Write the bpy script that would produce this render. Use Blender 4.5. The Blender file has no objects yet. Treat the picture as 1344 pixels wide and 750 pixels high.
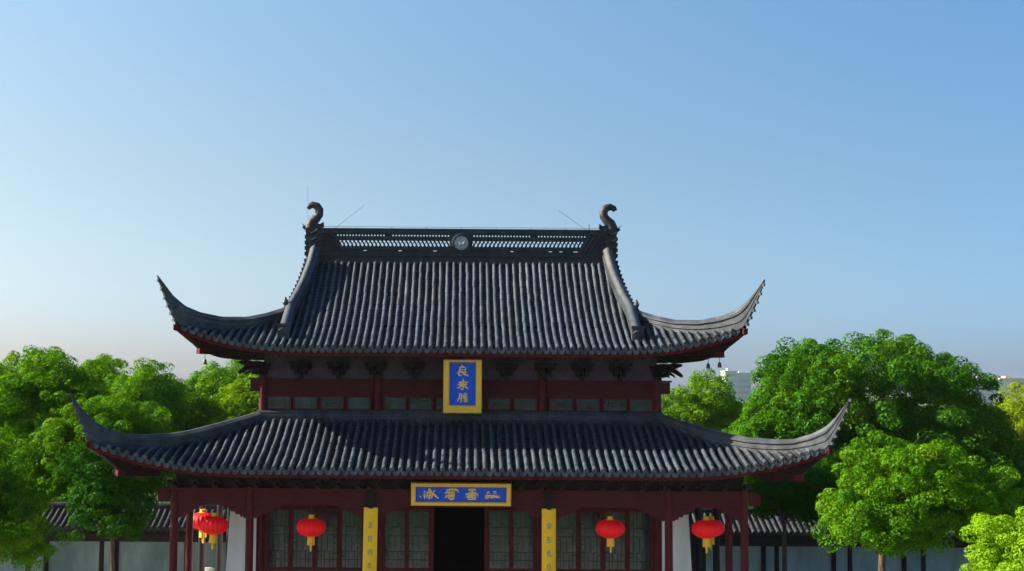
import bpy, math, random
import numpy as np
from mathutils import Vector, Matrix
R = math.radians
random.seed(7)
S = bpy.context.scene
COL = S.collection

# ------------------------------------------------------------------ camera, sky, sun, exposure
cam_d = bpy.data.cameras.new("camera"); cam = bpy.data.objects.new("camera", cam_d); COL.objects.link(cam)
cam_d.sensor_width = 36.0; cam_d.lens = 1696 / 1344 * 36
cam_d.shift_x = 67 / 1344; cam_d.clip_end = 6000
cam.matrix_world = Matrix.Translation((0, -32, 8.0)) @ Matrix.Rotation(R(90 + 4.4), 4, 'X') @ Matrix.Rotation(R(0.42), 4, 'Z')
S.camera = cam

SUN_EL, SUN_AZ = R(31), R(-86)          # azimuth measured from +Y (away from the camera) towards +X
W = bpy.data.worlds.new("World"); S.world = W; W.use_nodes = True
nt = W.node_tree; nt.nodes.clear()
sky = nt.nodes.new('ShaderNodeTexSky'); sky.sky_type = 'NISHITA'; sky.sun_disc = False
sky.sun_elevation = SUN_EL; sky.sun_rotation = SUN_AZ
sky.air_density = 1.0; sky.dust_density = 1.0; sky.ozone_density = 4.0; sky.altitude = 10
bgn = nt.nodes.new('ShaderNodeBackground'); bgn.inputs[1].default_value = 0.05
wo = nt.nodes.new('ShaderNodeOutputWorld')
# haze: the sky whitens towards the sun's side and greys towards the horizon
wtc = nt.nodes.new('ShaderNodeTexCoord'); wsep = nt.nodes.new('ShaderNodeSeparateXYZ'); nt.links.new(wtc.outputs['Generated'], wsep.inputs[0])
def wramp(src, lo, hi, c0, c1):
    mr = nt.nodes.new('ShaderNodeMapRange'); mr.inputs[1].default_value = lo; mr.inputs[2].default_value = hi; nt.links.new(src, mr.inputs[0])
    mx = nt.nodes.new('ShaderNodeMix'); mx.data_type = 'RGBA'; mx.inputs[6].default_value = (*c0, 1); mx.inputs[7].default_value = (*c1, 1)
    nt.links.new(mr.outputs[0], mx.inputs[0]); return mx.outputs[2]
def wmul(a, b):
    mx = nt.nodes.new('ShaderNodeMix'); mx.data_type = 'RGBA'; mx.blend_type = 'MULTIPLY'; mx.inputs[0].default_value = 1
    nt.links.new(a, mx.inputs[6]); nt.links.new(b, mx.inputs[7]); return mx.outputs[2]
skyc = wmul(wmul(sky.outputs[0], wramp(wsep.outputs[0], -.36, .42, (1.18, 1.05, .98), (.60, .74, .92))), wramp(wsep.outputs[2], 0.0, .30, (.77, .81, .93), (1.12, 1.18, 1.03)))
skyc = wmul(skyc, wramp(wsep.outputs[2], -.01, .09, (.91, 1.0, 1.20), (1, 1, 1)))
skyc = wmul(wmul(skyc, wramp(wsep.outputs[2], .04, .16, (1, 1, 1), (1.05, .97, .87))), wramp(wsep.outputs[2], .16, .29, (1, 1, 1), (.95, 1.03, 1.15)))
nt.links.new(skyc, bgn.inputs[0]); nt.links.new(bgn.outputs[0], wo.inputs[0])
sd = bpy.data.lights.new("sun", 'SUN'); sd.energy = 4.0; sd.angle = R(0.5); sd.color = (1.0, 0.88, 0.70)
sun = bpy.data.objects.new("sun", sd); COL.objects.link(sun)
to_sun = Vector((math.cos(SUN_EL) * math.sin(SUN_AZ), math.cos(SUN_EL) * math.cos(SUN_AZ), math.sin(SUN_EL)))
sun.rotation_euler = to_sun.to_track_quat('Z', 'Y').to_euler(); sun.location = (-30, 0, 40)
S.view_settings.view_transform = 'Standard'; S.view_settings.look = 'None'
S.view_settings.gamma = 1.0; S.view_settings.exposure = 1.93; S.view_settings.use_curve_mapping = False

# ------------------------------------------------------------------ materials
def mat(name, col, col2=None, scale=3.0, rough=0.7, bump=0.0, bscale=20.0, spec=0.3, detail=6, lo=.35, hi=.65, metal=0, stretch=None):
    m = bpy.data.materials.new(name); m.use_nodes = True
    t = m.node_tree; b = t.nodes['Principled BSDF']
    b.inputs['Roughness'].default_value = rough; b.inputs['Specular IOR Level'].default_value = spec
    b.inputs['Metallic'].default_value = metal
    b.inputs['Base Color'].default_value = (*col, 1)
    tc = t.nodes.new('ShaderNodeTexCoord'); src = tc.outputs['Object']
    if stretch:
        mp = t.nodes.new('ShaderNodeMapping'); mp.inputs['Scale'].default_value = stretch
        t.links.new(src, mp.inputs[0]); src = mp.outputs[0]
    if col2:
        n = t.nodes.new('ShaderNodeTexNoise'); n.inputs['Scale'].default_value = scale; n.inputs['Detail'].default_value = detail
        n.inputs['Roughness'].default_value = .65
        r = t.nodes.new('ShaderNodeValToRGB'); r.color_ramp.elements[0].position = lo; r.color_ramp.elements[1].position = hi
        r.color_ramp.elements[0].color = (*col, 1); r.color_ramp.elements[1].color = (*col2, 1)
        t.links.new(src, n.inputs['Vector']); t.links.new(n.outputs['Fac'], r.inputs[0]); t.links.new(r.outputs[0], b.inputs['Base Color'])
    if bump:
        n2 = t.nodes.new('ShaderNodeTexNoise'); n2.inputs['Scale'].default_value = bscale; n2.inputs['Detail'].default_value = 5
        bp = t.nodes.new('ShaderNodeBump'); bp.inputs['Strength'].default_value = bump; bp.inputs['Distance'].default_value = .03
        t.links.new(src, n2.inputs['Vector']); t.links.new(n2.outputs['Fac'], bp.inputs['Height']); t.links.new(bp.outputs[0], b.inputs['Normal'])
    return m

def tile_mat(name, c1, c2, c3, vary=0):
    m = bpy.data.materials.new(name); m.use_nodes = True
    t = m.node_tree; b = t.nodes['Principled BSDF']; b.inputs['Roughness'].default_value = .55; b.inputs['Specular IOR Level'].default_value = .35
    tc = t.nodes.new('ShaderNodeTexCoord'); src = tc.outputs['Object']
    def noise(sc, det):
        n = t.nodes.new('ShaderNodeTexNoise'); n.inputs['Scale'].default_value = sc; n.inputs['Detail'].default_value = det
        t.links.new(src, n.inputs['Vector']); return n.outputs['Fac']
    r1 = t.nodes.new('ShaderNodeValToRGB'); r1.color_ramp.elements[0].position = .38; r1.color_ramp.elements[1].position = .62
    r1.color_ramp.elements[0].color = (*c1, 1); r1.color_ramp.elements[1].color = (*c2, 1)
    t.links.new(noise(5.0, 8), r1.inputs[0])
    r2 = t.nodes.new('ShaderNodeValToRGB'); r2.color_ramp.elements[0].position = .55; r2.color_ramp.elements[1].position = .72
    r2.color_ramp.elements[0].color = (0, 0, 0, 1); r2.color_ramp.elements[1].color = (.7, .7, .7, 1)
    t.links.new(noise(0.9, 10), r2.inputs[0])
    mx = t.nodes.new('ShaderNodeMix'); mx.data_type = 'RGBA'
    t.links.new(r2.outputs[0], mx.inputs[0]); t.links.new(r1.outputs[0], mx.inputs[6]); mx.inputs[7].default_value = (*c3, 1)
    mp = t.nodes.new('ShaderNodeMapping'); mp.inputs['Scale'].default_value = (4.6, .5, .5); t.links.new(src, mp.inputs[0])
    ns = t.nodes.new('ShaderNodeTexNoise'); ns.inputs['Scale'].default_value = 1.0; ns.inputs['Detail'].default_value = 4; t.links.new(mp.outputs[0], ns.inputs['Vector'])
    r3 = t.nodes.new('ShaderNodeMapRange'); r3.inputs[1].default_value = .3; r3.inputs[2].default_value = .7; r3.inputs[3].default_value = .62; r3.inputs[4].default_value = 1.3; t.links.new(ns.outputs['Fac'], r3.inputs[0])
    mu = t.nodes.new('ShaderNodeMix'); mu.data_type = 'RGBA'; mu.blend_type = 'MULTIPLY'; mu.inputs[0].default_value = 1; mu.clamp_result = False
    t.links.new(mx.outputs[2], mu.inputs[6]); t.links.new(r3.outputs[0], mu.inputs[7])
    ma = t.nodes.new('ShaderNodeVectorMath'); ma.operation = 'MULTIPLY_ADD'; ma.inputs[1].default_value = (5.35 if vary == 2 else 5, 3.7, 0); ma.inputs[2].default_value = (.5, .5, 0); t.links.new(src, ma.inputs[0])
    fl = t.nodes.new('ShaderNodeVectorMath'); fl.operation = 'FLOOR'; t.links.new(ma.outputs[0], fl.inputs[0])
    wn = t.nodes.new('ShaderNodeTexWhiteNoise'); wn.noise_dimensions = '3D'; t.links.new(fl.outputs[0], wn.inputs['Vector'])
    r4 = t.nodes.new('ShaderNodeMapRange'); r4.inputs[3].default_value = .72 if vary else 1; r4.inputs[4].default_value = 1.26 if vary else 1; t.links.new(wn.outputs['Value'], r4.inputs[0])
    m4 = t.nodes.new('ShaderNodeMix'); m4.data_type = 'RGBA'; m4.blend_type = 'MULTIPLY'; m4.inputs[0].default_value = 1; m4.clamp_result = False
    t.links.new(mu.outputs[2], m4.inputs[6]); t.links.new(r4.outputs[0], m4.inputs[7]); t.links.new(m4.outputs[2], b.inputs['Base Color'])
    bp = t.nodes.new('ShaderNodeBump'); bp.inputs['Strength'].default_value = .35; bp.inputs['Distance'].default_value = .02
    t.links.new(noise(28, 4), bp.inputs['Height']); t.links.new(bp.outputs[0], b.inputs['Normal'])
    return m

M = {}
M['tile'] = tile_mat('grey clay tile', (.022, .035, .053), (.041, .058, .079), (.076, .086, .093), 1)
M['tile_fine'] = tile_mat('grey clay tile of the higher roof', (.022, .035, .053), (.041, .058, .079), (.076, .086, .093), 2)
M['pan'] = tile_mat('dark pan tile', (.008, .011, .016), (.018, .022, .029), (.030, .033, .036))
M['ridge'] = tile_mat('ridge masonry', (.028, .037, .050), (.050, .059, .072), (.082, .084, .083))
M['ridge_dark'] = tile_mat('dark ridge tile', (.012, .015, .020), (.024, .028, .035), (.036, .039, .042))
M['eave_tile'] = tile_mat('eave end tile', (.034, .046, .058), (.066, .080, .092), (.095, .105, .108), 1)
M['tile_shaded'] = tile_mat('shade-darkened gallery tile', (.014, .017, .020), (.030, .034, .037), (.05, .05, .048))  # gallery tile made darker: the shade of the trees is in its colour
M['red'] = mat('oxblood lacquer', (.055, .008, .011), (.13, .018, .020), 6, .62, .2, 30, .16, stretch=(6, 6, 1))
M['red_beam'] = mat('dark maroon paint', (.042, .007, .010), (.095, .014, .017), 5, .62, .2, 25, .16, stretch=(1, 6, 6))
M['red_eave'] = mat('red eave paint', (.060, .006, .007), (.095, .009, .010), 5, .62, .2, 25, .16)
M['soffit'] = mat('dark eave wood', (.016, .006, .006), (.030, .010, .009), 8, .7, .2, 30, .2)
M['blackwood_and_shade'] = mat('blackened wood and shaded columns', (.008, .006, .006), (.016, .011, .010), 8, .65, .2, 30, .25, stretch=(6, 6, 1))
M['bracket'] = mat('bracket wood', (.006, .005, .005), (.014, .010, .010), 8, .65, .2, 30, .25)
M['frieze'] = mat('grey violet board', (.055, .040, .058), (.090, .068, .090), 3, .7, .1, 25, .2)
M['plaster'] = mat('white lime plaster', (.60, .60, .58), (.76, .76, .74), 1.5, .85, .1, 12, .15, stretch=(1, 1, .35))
M['wallplaster'] = mat('weathered white plaster with shade tint', (.20, .30, .33), (.40, .52, .56), 1.1, .85, .1, 12, .15, stretch=(1, 1, .3))  # streaks are stains; the dark teal tone is roof shade put into the colour
M['stone'] = mat('grey stone', (.20, .20, .19), (.32, .31, .29), 2.5, .8, .3, 18, .2)
M['rock'] = mat('pale weathered rock', (.26, .25, .22), (.46, .44, .38), 2.5, .85, .8, 6, .2)
M['gold'] = mat('gilded frame', (.80, .44, .03), (.90, .56, .06), 14, .38, .25, 40, .5)
M['goldchar'] = mat('gilded lettering', (.86, .56, .08), (.92, .68, .2), 20, .4, 0, 40, .5)
M['blue'] = mat('ultramarine panel', (.003, .075, .60), (.006, .10, .74), 6, .5, 0, 30, .3)
M['yellow'] = mat('yellow lacquer', (.92, .50, .006), (.95, .57, .014), 4, .45, .05, 30, .35)
M['greychar'] = mat('blue grey lettering', (.12, .22, .22), (.22, .32, .30), 30, .5)
M['lantern'] = mat('red silk', (.80, .006, .010), (.86, .012, .016), 10, .55, 0, 30, .25)
M['lantern_gold'] = mat('golden fringe', (.80, .42, .02), (.88, .55, .06), 40, .5, .2, 90, .3)
M['medal'] = mat('pale stone roundel', (.20, .23, .26), (.36, .39, .42), 9, .7, .6, 20, .2)
M['iron'] = mat('dark iron', (.04, .04, .045), None, rough=.5, spec=.4)
M['bronze'] = mat('dull bronze', (.07, .06, .045), (.11, .09, .06), 20, .5, 0, 30, .5, metal=.5)
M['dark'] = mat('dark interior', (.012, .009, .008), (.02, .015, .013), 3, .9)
M['lattice'] = mat('dark green lattice wood', (.016, .024, .022), (.030, .040, .036), 8, .6)
M['bark'] = mat('brown bark', (.055, .040, .028), (.11, .085, .06), 8, .9, .8, 14, .1, stretch=(3, 3, .6))

def glass_mat():
    m = bpy.data.materials.new('dark reflective glass'); m.use_nodes = True
    t = m.node_tree; b = t.nodes['Principled BSDF']
    b.inputs['Roughness'].default_value = .12; b.inputs['Specular IOR Level'].default_value = .6
    tc = t.nodes.new('ShaderNodeTexCoord'); n = t.nodes.new('ShaderNodeTexNoise'); n.inputs['Scale'].default_value = 1.6; n.inputs['Detail'].default_value = 3
    r = t.nodes.new('ShaderNodeValToRGB'); r.color_ramp.elements[0].color = (.004, .010, .011, 1); r.color_ramp.elements[1].color = (.042, .078, .082, 1)
    r.color_ramp.elements[0].position = .38; r.color_ramp.elements[1].position = .66
    t.links.new(tc.outputs['Object'], n.inputs['Vector']); t.links.new(n.outputs['Fac'], r.inputs[0]); t.links.new(r.outputs[0], b.inputs['Base Color'])
    bp = t.nodes.new('ShaderNodeBump'); bp.inputs['Strength'].default_value = .12; bp.inputs['Distance'].default_value = .05
    n2 = t.nodes.new('ShaderNodeTexNoise'); n2.inputs['Scale'].default_value = 3
    t.links.new(tc.outputs['Object'], n2.inputs['Vector']); t.links.new(n2.outputs['Fac'], bp.inputs['Height']); t.links.new(bp.outputs[0], b.inputs['Normal'])
    return m
M['glass'] = glass_mat()

lm_ = M['lantern'].node_tree.nodes['Principled BSDF']      # lit from inside by a bulb
lm_.inputs['Emission Color'].default_value = (1, .008, .012, 1); lm_.inputs['Emission Strength'].default_value = .03

def leaf_mat(name, cols):
    m = bpy.data.materials.new(name); m.use_nodes = True
    t = m.node_tree; t.nodes.remove(t.nodes['Principled BSDF']); out = t.nodes['Material Output']
    at = t.nodes.new('ShaderNodeAttribute'); at.attribute_name = 'tint'
    r = t.nodes.new('ShaderNodeValToRGB')
    e = r.color_ramp.elements
    e[0].position = 0; e[0].color = (*cols[0], 1); e[1].position = 1; e[1].color = (*cols[2], 1)
    k = e.new(.5); k.color = (*cols[1], 1)
    t.links.new(at.outputs['Fac'], r.inputs[0])
    d = t.nodes.new('ShaderNodeBsdfDiffuse'); tr = t.nodes.new('ShaderNodeBsdfTranslucent'); g = t.nodes.new('ShaderNodeBsdfGlossy')
    g.inputs['Roughness'].default_value = .45; g.inputs['Color'].default_value = (.5, .5, .5, 1)
    hs = t.nodes.new('ShaderNodeHueSaturation'); hs.inputs['Hue'].default_value = .485; hs.inputs['Value'].default_value = 1.25; hs.inputs['Saturation'].default_value = 1.1
    t.links.new(r.outputs[0], d.inputs[0]); t.links.new(r.outputs[0], hs.inputs['Color']); t.links.new(hs.outputs[0], tr.inputs[0])
    m1 = t.nodes.new('ShaderNodeMixShader'); m1.inputs[0].default_value = .36
    t.links.new(d.outputs[0], m1.inputs[1]); t.links.new(tr.outputs[0], m1.inputs[2])
    m2 = t.nodes.new('ShaderNodeMixShader'); m2.inputs[0].default_value = .008
    t.links.new(m1.outputs[0], m2.inputs[1]); t.links.new(g.outputs[0], m2.inputs[2]); t.links.new(m2.outputs[0], out.inputs[0])
    return m
M['leaf'] = leaf_mat('camphor leaves', [(.028, .135, .003), (.085, .245, .004), (.180, .330, .006)])
M['leaf_deep'] = leaf_mat('deep green and shaded leaves', [(.008, .060, .003), (.017, .092, .004), (.040, .140, .005)])  # deep green, lowered further: shade on the small round tree painted in
M['leaf_light'] = leaf_mat('fresh yellow green leaves', [(.060, .175, .003), (.115, .250, .004), (.180, .310, .006)])
M['leaf_dome'] = leaf_mat('dome tree leaves', [(.012, .085, .003), (.042, .155, .004), (.115, .240, .005)])
M['leaf_mid'] = leaf_mat('bright green leaves', [(.022, .120, .003), (.068, .205, .004), (.155, .300, .006)])
M['leaf_lime'] = leaf_mat('lime green leaves', [(.10, .24, .004), (.17, .34, .006), (.25, .42, .014)])
M['leaf_olive'] = leaf_mat('olive yellow leaves', [(.110, .185, .005), (.175, .255, .007), (.240, .310, .012)])

# ------------------------------------------------------------------ mesh helpers
def wloc(o):
    v = Vector((0, 0, 0))
    while o is not None:
        v += o.location; o = o.parent
    return v

class MB:
    def __init__(s): s.v = []; s.f = []
    def add(s, vs, fs):
        n = len(s.v); s.v += [tuple(p) for p in vs]; s.f += [tuple(i + n for i in f) for f in fs]
    def box(s, c, d, rz=0, rx=0, ry=0):
        x, y, z = d[0] / 2, d[1] / 2, d[2] / 2
        vs = [Vector((a, b, e)) for e in (-z, z) for a, b in ((-x, -y), (x, -y), (x, y), (-x, y))]
        if rz or rx or ry:
            m = Matrix.Rotation(rz, 3, 'Z') @ Matrix.Rotation(ry, 3, 'Y') @ Matrix.Rotation(rx, 3, 'X'); vs = [m @ v for v in vs]
        c = Vector(c); s.add([c + v for v in vs], [(3, 2, 1, 0), (4, 5, 6, 7), (0, 1, 5, 4), (1, 2, 6, 5), (2, 3, 7, 6), (3, 0, 4, 7)])
    def bb(s, x0, x1, y0, y1, z0, z1): s.box(((x0 + x1) / 2, (y0 + y1) / 2, (z0 + z1) / 2), (abs(x1 - x0), abs(y1 - y0), abs(z1 - z0)))
    def beam(s, p, q, w, h, up=(0, 0, 1)):
        p, q = Vector(p), Vector(q); d = (q - p).normalized(); u = Vector(up); r = d.cross(u).normalized(); u = r.cross(d)
        vs = []
        for e in (p, q):
            for a, b in ((-1, -1), (1, -1), (1, 1), (-1, 1)): vs.append(e + r * a * w / 2 + u * b * h / 2)
        s.add(vs, [(0, 1, 2, 3), (7, 6, 5, 4), (0, 4, 5, 1), (1, 5, 6, 2), (2, 6, 7, 3), (3, 7, 4, 0)])
    def loft(s, secs, caps=True, close=True):
        n = len(secs[0]); vs = [p for q in secs for p in q]; fs = []
        for i in range(len(secs) - 1):
            for j in range(n if close else n - 1):
                k = (j + 1) % n; fs.append((i * n + j, i * n + k, (i + 1) * n + k, (i + 1) * n + j))
        if caps and close: fs += [tuple(range(n))[::-1], tuple((len(secs) - 1) * n + j for j in range(n))]
        s.add(vs, fs)
    def tube(s, pts, rad, n=8, flat=1.0, caps=True, ref=(0, 0, 1)):
        pts = [Vector(p) for p in pts]
        if not hasattr(rad, '__len__'): rad = [rad] * len(pts)
        secs = []; pr = None
        for i, p in enumerate(pts):
            d = (pts[min(i + 1, len(pts) - 1)] - pts[max(i - 1, 0)]).normalized()
            if pr is None:
                u = Vector(ref)
                if abs(d.dot(u)) > .95: u = Vector((0, 1, 0))
                r = d.cross(u).normalized()
            else:
                r = (pr - d * pr.dot(d)).normalized()
            pr = r; u = r.cross(d)
            secs.append([p + r * math.cos(2 * math.pi * k / n) * rad[i] + u * math.sin(2 * math.pi * k / n) * rad[i] * flat for k in range(n)])
        s.loft(secs, caps)
    def lathe(s, prof, c=(0, 0, 0), n=24):
        c = Vector(c)
        s.loft([[c + Vector((r * math.cos(2 * math.pi * k / n), r * math.sin(2 * math.pi * k / n), z)) for k in range(n)] for r, z in prof])
    def prism(s, poly, y0, y1, fn=None):
        """polygon of (x,z) pushed between y0 and y1; fn maps (x,y,z) to the world"""
        fn = fn or (lambda x, y, z: (x, y, z)); n = len(poly)
        vs = [fn(x, y0, z) for x, z in poly] + [fn(x, y1, z) for x, z in poly]
        s.add(vs, [tuple(range(n)), tuple(range(2 * n - 1, n - 1, -1))] + [(i, i + n, (i + 1) % n + n, (i + 1) % n) for i in range(n)])
    def build(s, name, m, parent=None, loc=None, smooth=False, local=False, bevel=0):
        me = bpy.data.meshes.new(name); o = bpy.data.objects.new(name, me); COL.objects.link(o)
        if parent is not None: o.parent = parent
        if loc is not None: o.location = loc
        off = Vector((0, 0, 0)) if local else wloc(o)
        me.from_pydata([(p[0] - off[0], p[1] - off[1], p[2] - off[2]) for p in s.v], [], s.f)
        me.materials.append(m); me.validate()
        if smooth:
            me.polygons.foreach_set('use_smooth', [True] * len(me.polygons))
            if smooth != 'all': me.set_sharp_from_angle(angle=R(40))
        if bevel:
            b = o.modifiers.new('bevel', 'BEVEL'); b.width = bevel; b.segments = 2; b.limit_method = 'ANGLE'
        me.update(); return o

def tag(o, label=None, cat=None, group=None, kind=None):
    if label: o['label'] = label
    if cat: o['category'] = cat
    if group: o['group'] = group
    if kind: o['kind'] = kind
    return o
def thing(name, loc, label, cat, group=None):
    o = bpy.data.objects.new(name, None); COL.objects.link(o); o.location = loc; o.empty_display_size = .3
    return tag(o, label, cat, group)
def copy_tree(o, parent=None):
    c = o.copy(); COL.objects.link(c); c.parent = parent
    for ch in list(o.children): copy_tree(ch, c)
    return c

# ------------------------------------------------------------------ ground
def sheet(name, x0, x1, y0, y1, z, m):
    b = MB(); b.add([(x0, y0, z), (x1, y0, z), (x1, y1, z), (x0, y1, z)], [(0, 1, 2, 3)])
    return tag(b.build(name, m), kind='structure')
M['grass'] = mat('short grass', (.035, .075, .015), (.065, .12, .022), .8, .9, .5, 8, .1)
def paving_mat():
    m = mat('stone paving', (.22, .21, .20), (.32, .31, .29), 1.5, .8, .2, 14, .2)
    t = m.node_tree; b = t.nodes['Principled BSDF']; br = t.nodes.new('ShaderNodeTexBrick')
    br.inputs['Scale'].default_value = 1.0; br.inputs['Mortar Size'].default_value = .012; br.inputs['Brick Width'].default_value = .9; br.inputs['Row Height'].default_value = .45
    br.inputs['Color1'].default_value = (.24, .23, .22, 1); br.inputs['Color2'].default_value = (.31, .30, .28, 1); br.inputs['Mortar'].default_value = (.10, .10, .09, 1)
    tc = t.nodes.new('ShaderNodeTexCoord'); t.links.new(tc.outputs['Object'], br.inputs['Vector']); t.links.new(br.outputs[0], b.inputs['Base Color'])
    return m
M['paving'] = paving_mat()
sheet('ground', -1500, 1500, -300, 1600, 0, M['grass'])
sheet('courtyard_paving', -22, 22, -34, 13.0, .004, M['paving'])

# ------------------------------------------------------------------ the hall
hall = thing('temple_hall', (0, 4.8, 0), 'two-tiered dark red temple hall with sweeping grey tiled roofs and upturned corners', 'temple')
YC = 4.8

class Roof:
    """four-sided roof: a runs along an eave, d runs inwards from the straight eave line"""
    def __init__(s, xe, ye, ext, L, z0, rise, zt, run, b, pitch=.2, r=.052):
        s.xe, s.ye, s.ext, s.L, s.z0, s.rise, s.zt, s.run, s.b, s.pitch, s.r = xe, ye, ext, L, z0, rise, zt, run, b, pitch, r
    def A(s, side): return s.xe if side in 'fb' else YC - s.ye
    def t(s, side, a): return min(1, max(0, (abs(a) - (s.A(side) + s.ext - s.L)) / s.L))
    def de(s, side, a): return -s.ext * s.t(side, a) ** 2
    def ze(s, side, a):
        rear = side == 'b' or (side == 'r' and a > 0) or (side == 'l' and a < 0)
        return s.z0 + s.rise * (.4 if rear else 1) * s.t(side, a) ** 2.3
    def z(s, side, a, d):
        e = s.de(side, a); w = (d - e) / (s.run - e); z0 = s.ze(side, a)
        return z0 + (s.zt - z0) * (s.b * w + (1 - s.b) * w * w)
    def P(s, side, a, d, dz=0):
        z = s.z(side, a, d) + dz; A = s.A(side)
        if side == 'f': return Vector((a, s.ye + d, z))
        if side == 'b': return Vector((-a, 2 * YC - s.ye - d, z))
        if side == 'r': return Vector((s.xe - d, YC + a, z))
        return Vector((-s.xe + d, YC - a, z))
    def axes(s, side):
        return {'f': (Vector((1, 0, 0)), Vector((0, 1, 0))), 'b': (Vector((-1, 0, 0)), Vector((0, -1, 0))),
                'r': (Vector((0, 1, 0)), Vector((-1, 0, 0))), 'l': (Vector((0, -1, 0)), Vector((1, 0, 0)))}[side]
    def dmax(s, side, a): return max(s.de(side, a) + .02, min(s.run, s.A(side) - abs(a)))
    def tiles(s, cover, pan, ends, hipcut=.08):
        rnd = random.Random(3)
        for side in 'fbrl':
            A = s.A(side) + s.ext; n = int(A / s.pitch - .3); av, dv = s.axes(side)
            for i in range(-n, n + 1):
                a = i * s.pitch; e = s.de(side, a); m = s.dmax(side, a) - hipcut
                if m - e > .15:
                    k = max(1, round((m - e) / .27)); js = rnd.uniform(-.004, .004)
                    for q in range(k):
                        d0 = e + (m - e) * q / k; d1 = e + (m - e) * (q + 1) / k
                        lift = rnd.uniform(-.005, .007); aj = rnd.uniform(-.007, .007)
                        ring = []
                        for d, r in ((d0, s.r * 1.035), (d1 + .01, s.r * .985)):
                            c = s.P(side, a + aj, d, .03 + js + lift); sl = s.P(side, a, d + .01) - s.P(side, a, d - .01); sl.normalize()
                            up = av.cross(sl).normalized()
                            if up.z < 0: up = -up
                            ring.append([c + av * r * math.cos(x) + up * r * math.sin(x) for x in [math.pi * j / 6 for j in range(7)]])
                        vs = ring[0] + ring[1]
                        cover.add(vs, [(j, j + 1, j + 8, j + 7) for j in range(6)] + [tuple(range(6, -1, -1))])
                    # round end tile
                    c = s.P(side, a, e - .012, .03); sl = (s.P(side, a, e + .1) - s.P(side, a, e)).normalized(); up = av.cross(sl).normalized()
                    if up.z < 0: up = -up
                    rr = s.r * 1.18
                    d1 = [c + av * rr * math.cos(x) + up * rr * math.sin(x) for x in [2 * math.pi * j / 10 for j in range(10)]]
                    d2 = [p + sl * .03 for p in d1]; d3 = [c + (p - c) * .72 - sl * .006 for p in d1]
                    ends[side].add(d1 + d2 + d3 + [c - sl * .012], [(j, j + 10, (j + 1) % 10 + 10, (j + 1) % 10) for j in range(10)] + [(j, (j + 1) % 10, (j + 1) % 10 + 20, j + 20) for j in range(10)] + [(j + 20, (j + 1) % 10 + 20, 30) for j in range(10)])
                # pans between this row and the next
                if i == n: continue
                a1 = a + s.pitch; am = (a + a1) / 2
                e0, e1, m0, m1 = s.de(side, a), s.de(side, a1), s.dmax(side, a), s.dmax(side, a1)
                k = max(1, round((max(m0 - e0, m1 - e1)) / .13)); em, mm = (e0 + e1) / 2, (m0 + m1) / 2
                for q in range(k):
                    f0, f1 = q / k, (q + 1) / k
                    dl = rnd.uniform(-.003, .003)
                    vs = []
                    for f, dz in ((f0, .022), (f1, .0)):
                        vs += [s.P(side, a, e0 + (m0 - e0) * f, dz + .012 + dl), s.P(side, am, em + (mm - em) * f, dz - .028 + dl), s.P(side, a1, e1 + (m1 - e1) * f, dz + .012 + dl)]
                    lip = [p - Vector((0, 0, .022)) for p in vs[:3]]
                    pan.add(vs + lip, [(0, 1, 4, 3), (1, 2, 5, 4), (0, 6, 7, 1), (1, 7, 8, 2)])
                # drip tile: pointed tongue hanging at the pan's mouth
                c = s.P(side, am, em - .004, -.02); w = s.pitch * .44
                pr = [(-w, .03), (-w * .98, -.03), (-w * .68, -.082), (0, -.105), (w * .68, -.082), (w * .98, -.03), (w, .03), (0, .0)]
                slope = (s.ze(side, a1) - s.ze(side, a)) / s.pitch
                vs = [c + av * x + Vector((0, 0, y + x * slope)) + dv * (-.02 if y < -.02 else 0) for x, y in pr]
                vs2 = [p + dv * .018 for p in vs]
                ends[side].add(vs + vs2, [tuple(range(8)), tuple(range(15, 7, -1))] + [(j, j + 8, (j + 1) % 8 + 8, (j + 1) % 8) for j in range(8)])
    def eave(s, board, soffit, depth, board_h=.15):
        for side in 'fbrl':
            A = s.A(side) + s.ext; n = 60; av, dv = s.axes(side)
            sec = []
            for i in range(n + 1):
                a = -A + 2 * A * i / n; e = s.de(side, a)
                p = s.P(side, a, e + .07); p.z = s.ze(side, a)
                sec.append([p + Vector((0, 0, -.045)), p + Vector((0, 0, -.045 - board_h)), p + dv * .05 + Vector((0, 0, -.045 - board_h)), p + dv * .05 + Vector((0, 0, -.045))])
            board.loft(sec)
            # underside sheet
            vs = []
            for i in range(n + 1):
                a = -A + 2 * A * i / n; e = s.de(side, a)
                for q in range(5):
                    d = e + .1 + (min(depth, max(e + .12, s.A(side) - abs(a))) - e - .1) * q / 4
                    vs.append(s.P(side, a, d, -.10))
            soffit.add(vs, [(i * 5 + q, i * 5 + q + 1, i * 5 + q + 6, i * 5 + q + 5) for i in range(n) for q in range(4)])
            k = int(A / .24)
            for i in range(-k, k + 1):
                a = i * .24; e = s.de(side, a); m = min(depth, s.A(side) - abs(a))
                if m - e < .3: continue
                soffit.tube([s.P(side, a, e + .13 + (m - e - .13) * q / 2, -.155) for q in range(3)], .042, 6)
                soffit.beam(s.P(side, a, e + .14, -.24), s.P(side, a, min(m, e + .75), -.25), .06, .07)
    def hip_pt(s, x, rear=False):
        """surface point under the hip at |X| = x"""
        d = s.xe - x; a = s.A('f') - d
        return s.P('b' if rear else 'f', a, d)

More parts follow.
